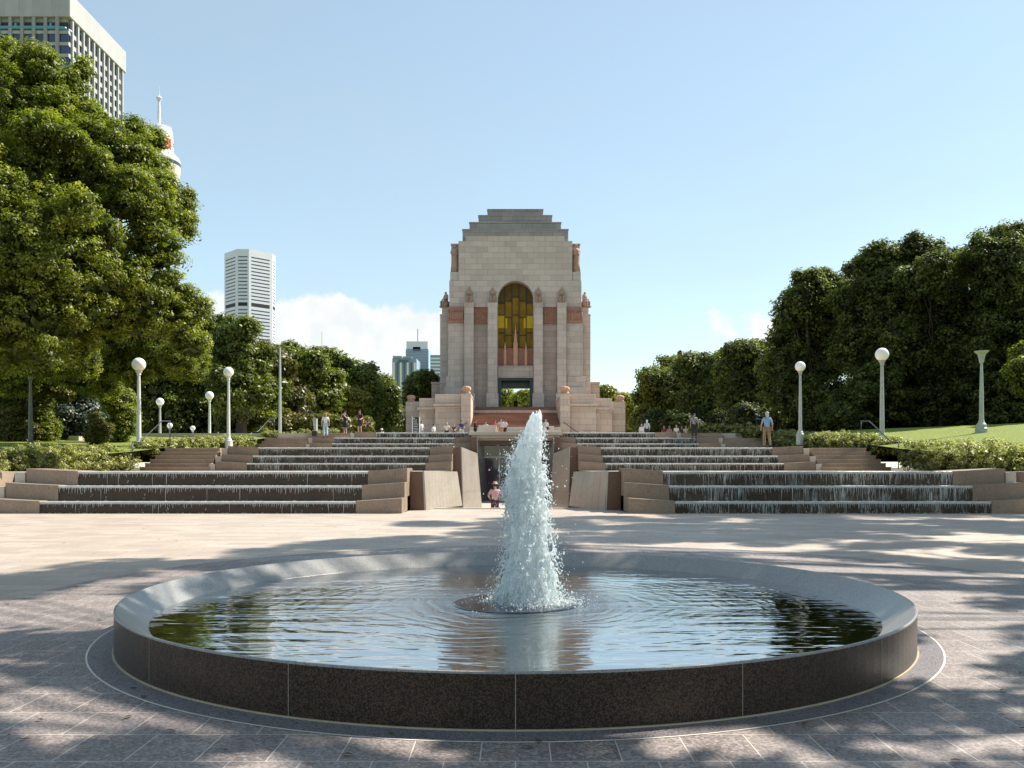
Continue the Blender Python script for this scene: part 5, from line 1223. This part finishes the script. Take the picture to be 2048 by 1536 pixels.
def rtree(label, Z, lob, seed, leaf, ncl=420, nl=50, ls=None, base=None, group=G_, name='tree', tr=.45, zf=3.4, cs=None, **k):
    bx = base or sum(x for x, y, r in lob)/len(lob)
    return tree(name, label, (PX(bx, Z), Z, zf), [L(x, y, Z+random.Random(seed+x).uniform(-.03, .03)*Z, r) for x, y, r in lob], ncl, nl, ls or .0042*Z, cs or .0095*Z, seed, leaf, tr, 3, group=group, **k)
rtree('tall tree directly in front of the octagonal tower, right of two globe lamps', 74, [(468, 672, 28), (490, 668, 22), (455, 720, 42), (500, 735, 42), (470, 790, 50), (515, 800, 48), (480, 850, 45)], 51, 'leaf_mid', 520)
rtree('olive brown tree behind the tall light mast', 86, [(540, 735, 36), (565, 760, 36), (530, 790, 48), (580, 810, 40), (550, 850, 40)], 52, 'leaf_yel', 420, tb=.25)
rtree('broad green tree right of the tall light mast', 90, [(590, 722, 26), (570, 715, 18), (625, 735, 30), (600, 780, 50), (640, 800, 45), (610, 850, 42)], 53, 'leaf_mid', 480, tb=.55)
rtree('green tree below the thin white mast', 97, [(655, 722, 24), (668, 740, 22), (640, 760, 34), (660, 810, 45), (655, 850, 38)], 54, 'leaf_mid', 400)
rtree('sunlit rounded tree behind the man in the black shirt', 104, [(700, 752, 24), (725, 762, 26), (690, 790, 36), (735, 800, 34), (715, 845, 36)], 55, 'leaf_mid', 420, tb=.6)
rtree('small autumn tinted tree behind the woman in black', 95, [(702, 806, 18), (715, 800, 12), (690, 815, 12)], 56, 'leaf_yel', 120, tb=.7)
rtree('green tree at the right end of the left row, near the podium', 116, [(758, 776, 18), (772, 788, 20), (745, 815, 30), (770, 835, 32), (795, 830, 20), (810, 845, 22)], 57, 'leaf_mid', 420)
rtree('tree between the grey blue towers and the memorial podium', 112, [(840, 764, 11), (856, 762, 10), (832, 780, 13), (850, 784, 16), (828, 798, 10), (862, 790, 10)], 58, 'leaf_mid', 260, 44, base=846)
rtree('low shrubs under the left trees behind the litter bin', 80, [(560, 855, 22), (600, 858, 20), (640, 856, 20), (520, 862, 20), (680, 858, 18), (720, 860, 16)], 59, 'leaf_yel', 260, name='shrub', tr=.1)
G2 = 'dark trees behind the right lawn'; _rt = rtree
def rtree(*a, **k):
    if k.get('group', '') == G2 and 'tr' not in k: k['tr'] = .26; k['tb'] = k.get('tb', .5)+.08
    return _rt(*a, **k)
rtree('rounded dark tree nearest the memorial on the right', 108, [(1322, 772, 34), (1345, 752, 30), (1372, 742, 26), (1310, 808, 32), (1300, 838, 28), (1360, 790, 45), (1400, 800, 45), (1350, 840, 38)], 61, 'leaf_backlit', 560, group=G2, tb=.6)
rtree('dark tree right of the rounded one, behind the small handrail', 98, [(1400, 745, 34), (1435, 752, 36), (1460, 790, 45), (1410, 800, 45), (1440, 840, 38)], 62, 'leaf_backlit', 460, group=G2, tb=.55)
rtree('dark tree with two small tufts on top, left of the largest right tree', 84, [(1480, 706, 22), (1475, 735, 34), (1522, 706, 20), (1520, 740, 38), (1490, 790, 52), (1545, 800, 50), (1510, 840, 42)], 63, 'leaf_backlit', 520, group=G2, tb=.5)
rtree('tall dark tree behind the globe lamp and the man in blue', 69, [(1615, 572, 24), (1655, 568, 24), (1590, 620, 36), (1640, 625, 48), (1690, 600, 36), (1585, 690, 48), (1650, 710, 62), (1600, 790, 58), (1660, 810, 55), (1570, 740, 40)], 64, 'leaf_backlit', 900, group=G2, tb=.55)
rtree('large dark tree behind the largest right globe lamp', 64, [(1742, 545, 38), (1790, 530, 38), (1720, 610, 52), (1790, 620, 62), (1730, 700, 62), (1810, 710, 62), (1750, 790, 60), (1830, 800, 58), (1700, 830, 50)], 65, 'leaf_backlit', 1000, group=G2, tb=.5)
rtree('large dark tree with a loose airy top behind the flared lamp', 62, [(1825, 500, 24), (1860, 515, 24), (1850, 560, 48), (1900, 540, 42), (1880, 630, 66), (1940, 650, 62), (1890, 730, 66), (1930, 800, 62), (1860, 820, 50)], 66, 'leaf_backlit', 1000, group=G2, tb=.5, sparse=.7)
rtree('tallest dark tree at the right edge of the view', 60, [(1985, 492, 34), (2015, 490, 32), (1950, 520, 36), (2000, 560, 62), (2070, 540, 62), (1985, 650, 66), (2060, 660, 76), (2000, 760, 72), (2080, 780, 76), (2020, 830, 52)], 67, 'leaf_backlit', 1150, group=G2, tb=.5)
rtree('lighter green tree low at the right edge below the tallest one', 52, [(2052, 715, 22), (2045, 745, 18), (2065, 770, 24)], 68, 'leaf_mid', 150, group=G2, base=2130)
rtree('pale green tree just right of the podium, left of the dark trees', 125, [(1246, 806, 9), (1262, 826, 16), (1275, 845, 16), (1256, 850, 14)], 69, 'leaf_mid', 220, group=G2, tb=.7)
rtree('small tree top peeping over the podium wall on the right', 128, [(1208, 788, 6), (1216, 794, 6)], 70, 'leaf_mid', 60, group=G2, base=1212)
for i, (x0, x1, Z, yt, n) in enumerate(((1290, 1480, 92, 838, 8), (1480, 1640, 75, 825, 7), (1620, 1790, 70, 815, 7), (1780, 1930, 68, 805, 6), (1920, 2120, 66, 795, 7))):
    rtree('dark undergrowth %s' % ['behind the seated people', 'behind the man in blue', 'behind the two right globe lamps', 'behind the flared lamp on the right', 'at the right edge of the lawn'][i], Z, [(x0+(x1-x0)*(k+.5)/n, yt+12+8*(k % 2), (x1-x0)/n*.85) for k in range(n)]+[(x0+(x1-x0)*(k+.5)/n, 862, (x1-x0)/n*.8) for k in range(n)], 170+i, 'leaf_backlit', 560, group='undergrowth below the right trees', name='shrub', tr=.08, fill=.8, tb=.35)
# conifer
Z = 150; xm = PX(1361, Z); T = empty('pine_tree', 'small pointed pine rising behind the rounded dark tree', 'tree', (xm, Z, GZ), 0, G2)
top = PZ(700, Z)-GZ; lob = [((0, 0, top-.6-i*.85), (.18+.27*i, .18+.27*i, .28)) for i in range(9)]
crown('crown', lob, 260, 30, .40, .42, 77, MT['leaf_backlit'], T, fill=.1, low=-1)
MB().tube([(0, 0, 0), (0, 0, top)], [.4, .05], 8).build('trunk', MT['bark'], T)
# trees seen through the open doorway
rtree('sunlit tree seen through the memorial doorway on the left', 175, [(1002, 796, 11), (1015, 806, 9), (1000, 815, 12), (1024, 812, 8)], 81, 'leaf_mid', 200, 40, group='trees beyond the memorial doorway', tb=.7)
rtree('sunlit tree seen through the memorial doorway on the right', 172, [(1046, 802, 9), (1060, 800, 8), (1036, 808, 8), (1050, 814, 10)], 82, 'leaf_mid', 200, 40, group='trees beyond the memorial doorway', tb=.8)
# great shade trees beside the plaza whose crowns hang over it, just out of the picture
def canopy():
    rng = np.random.default_rng(91); tl = [(19.5, 13.0), (24, 24.5), (13.5, 1.5)]
    offx, offy = sv.x/sv.z, sv.y/sv.z; C = []
    def shaded(x, y):   # where the plaza lies in shade
        edge = 10.2+(x+6.2)*1.55
        if x < -2.2 and y > edge-rng.uniform(0, .6): return 0
        if y > 22.0 and x < 4: return 0
        d = .92
        if -5 < x < 3 and 2 < y < 12: d = .85
        if y < 4.6: d = .75
        if x > 2.5 and 6.5 < y < 12.5: d = .5
        if x > -1 and y > 13: d = .95
        return d
    tries = 0; HOLES = [(3.3, 6.1, .40), (2.5, 4.9, .26), (.5, 3.95, .2), (1.1, 3.9, .2), (-1.8, 5.0, .28), (-.75, 4.05, .24), (-2.8, 5.0, .3), (-3.9, 8.2, .45), (4.2, 11, .5), (3.1, 10.1, .4), (5.2, 9.6, .5), (3.0, 7.9, .35), (2.9, 5.6, .22), (-2.6, 9.3, .3), (-3.3, 6.6, .3), (4.4, 7.3, .45), (5.5, 12.4, .5), (1.9, 13.5, .5)]
    while len(C) < 460 and tries < 9000:
        tries += 1; cr_ = rng.uniform(.45, .95)
        x, y = rng.uniform(-8, 14), rng.uniform(1.5, 24)
        nz = mnoise.noise(Vector((x*.55, y*.55, 4.2)))*.5+.5
        if rng.random() > shaded(x, y)*(.02+2.3*max(0, nz-.24)): continue
        if -1.9 < x < .8 and 5.6 < y < 7.9: continue
        if any(((x-hx)/(hr_*.95+.45*cr_))**2+((y-hy)/(hr_*.7+.4*cr_))**2 < 1 for hx, hy, hr_ in HOLES): continue
        for _ in range(1): z = (EYE+.53*y+1.9)/(1-.53*offy)+rng.uniform(0, 2.2)
        cx, cy = x+offx*z, y+offy*z
        if z > 24: continue
        C.append((cx, cy, z, cr_))
    C = np.array(C)
    for i, (tx, ty) in enumerate(tl):
        d = np.array([[math.hypot(c[0]-a, c[1]-b) for a, b in tl] for c in C]); mine = C[d.argmin(1) == i]
        T = empty('shade_tree', ['spreading shade tree right of the pool, crown above the plaza', 'spreading shade tree at the right end of the cascades', 'shade tree nearest the camera on the right'][i], 'tree', (tx, ty, 0), 0, 'plane trees shading the plaza')
        idx = []; P = []; N = []; Tt = []
        for c in mine:
            k = int(330*(c[3]/.7)**2); dd = unit(rng.normal(size=(k, 3))); P.append(np.array([c[0]-tx, c[1]-ty, c[2]])+dd*(rng.random(k)**.45*c[3])[:, None]*np.array([1, 1, .45])); N.append(unit(dd*.4+np.array([0, 0, .8])+rng.normal(size=(k, 3))*.5)); Tt.append(.45+rng.normal(0, .15, k))
        P = np.concatenate(P); me = leaf_mesh('crown', P, np.concatenate(N), .22, np.concatenate(Tt), rng, .62); me.materials.append(MT['leaf_mid'])
        o = bpy.data.objects.new('crown', me); COL.objects.link(o); o.parent = T
        mb = MB(); H = 6.5; mb.tube([(0, 0, -.3), (0, 0, .3), (.1, 0, 3), (0, .1, H)], [.7, .5, .42, .36], 12); r2 = random.Random(i)
        # limbs: a few mains, twigs from them to each clump
        order = np.argsort(np.arctan2(mine[:, 1]-ty, mine[:, 0]-tx)); groups = np.array_split(order, 7)
        for g in groups:
            if len(g) == 0: continue
            m_ = mine[g].mean(0); end = Vector((m_[0]-tx, m_[1]-ty, m_[2]-.5)); st = Vector((0, .1, H)); mid = Vector((end.x*.4, end.y*.4, max(H+2.5, H+(end.z-H)*.75)))
            pts = [st, st.lerp(mid, .5)+Vector((0, 0, .8)), mid, mid.lerp(end, .5)+Vector((0, 0, .3)), end]; mb.tube(pts, [.24, .19, .15, .10, .06], 8)
            for j in g:
                c = mine[j]; e = Vector((c[0]-tx, c[1]-ty, c[2])); s_ = pts[2].lerp(pts[4], r2.uniform(.1, 1)); mb.tube([s_, s_.lerp(e, .5)+Vector((0, 0, .25)), e], [.05, .03, .012], 5)
        mb.build('trunk', MT['bark_pale'], T, smooth=True)
canopy()
m = MB(); rng = random.Random(8)     # scattered fallen leaves and twigs on the paving
for i in range(170):
    y = 3.4+20*rng.random()**1.6; x = rng.uniform(-.62, .62)*y*1.0
    if math.hypot(x, y-POOL_Y) < 3.0 or y > 23: continue
    a = rng.random()*6.3; L_ = rng.uniform(.012, .035); w_ = L_*.4; c, s_ = math.cos(a), math.sin(a); z = .012
    m.add([(x-c*L_, y-s_*L_, z), (x+s_*w_, y-c*w_, z+.004), (x+c*L_, y+s_*L_, z+.002), (x-s_*w_, y+c*w_, z+.006)], [(0, 1, 2, 3)])
tag(m.build('fallen_leaves', simple('dry leaf', (.14, .08, .03), .8, 0, .4, 30)), kind='stuff')
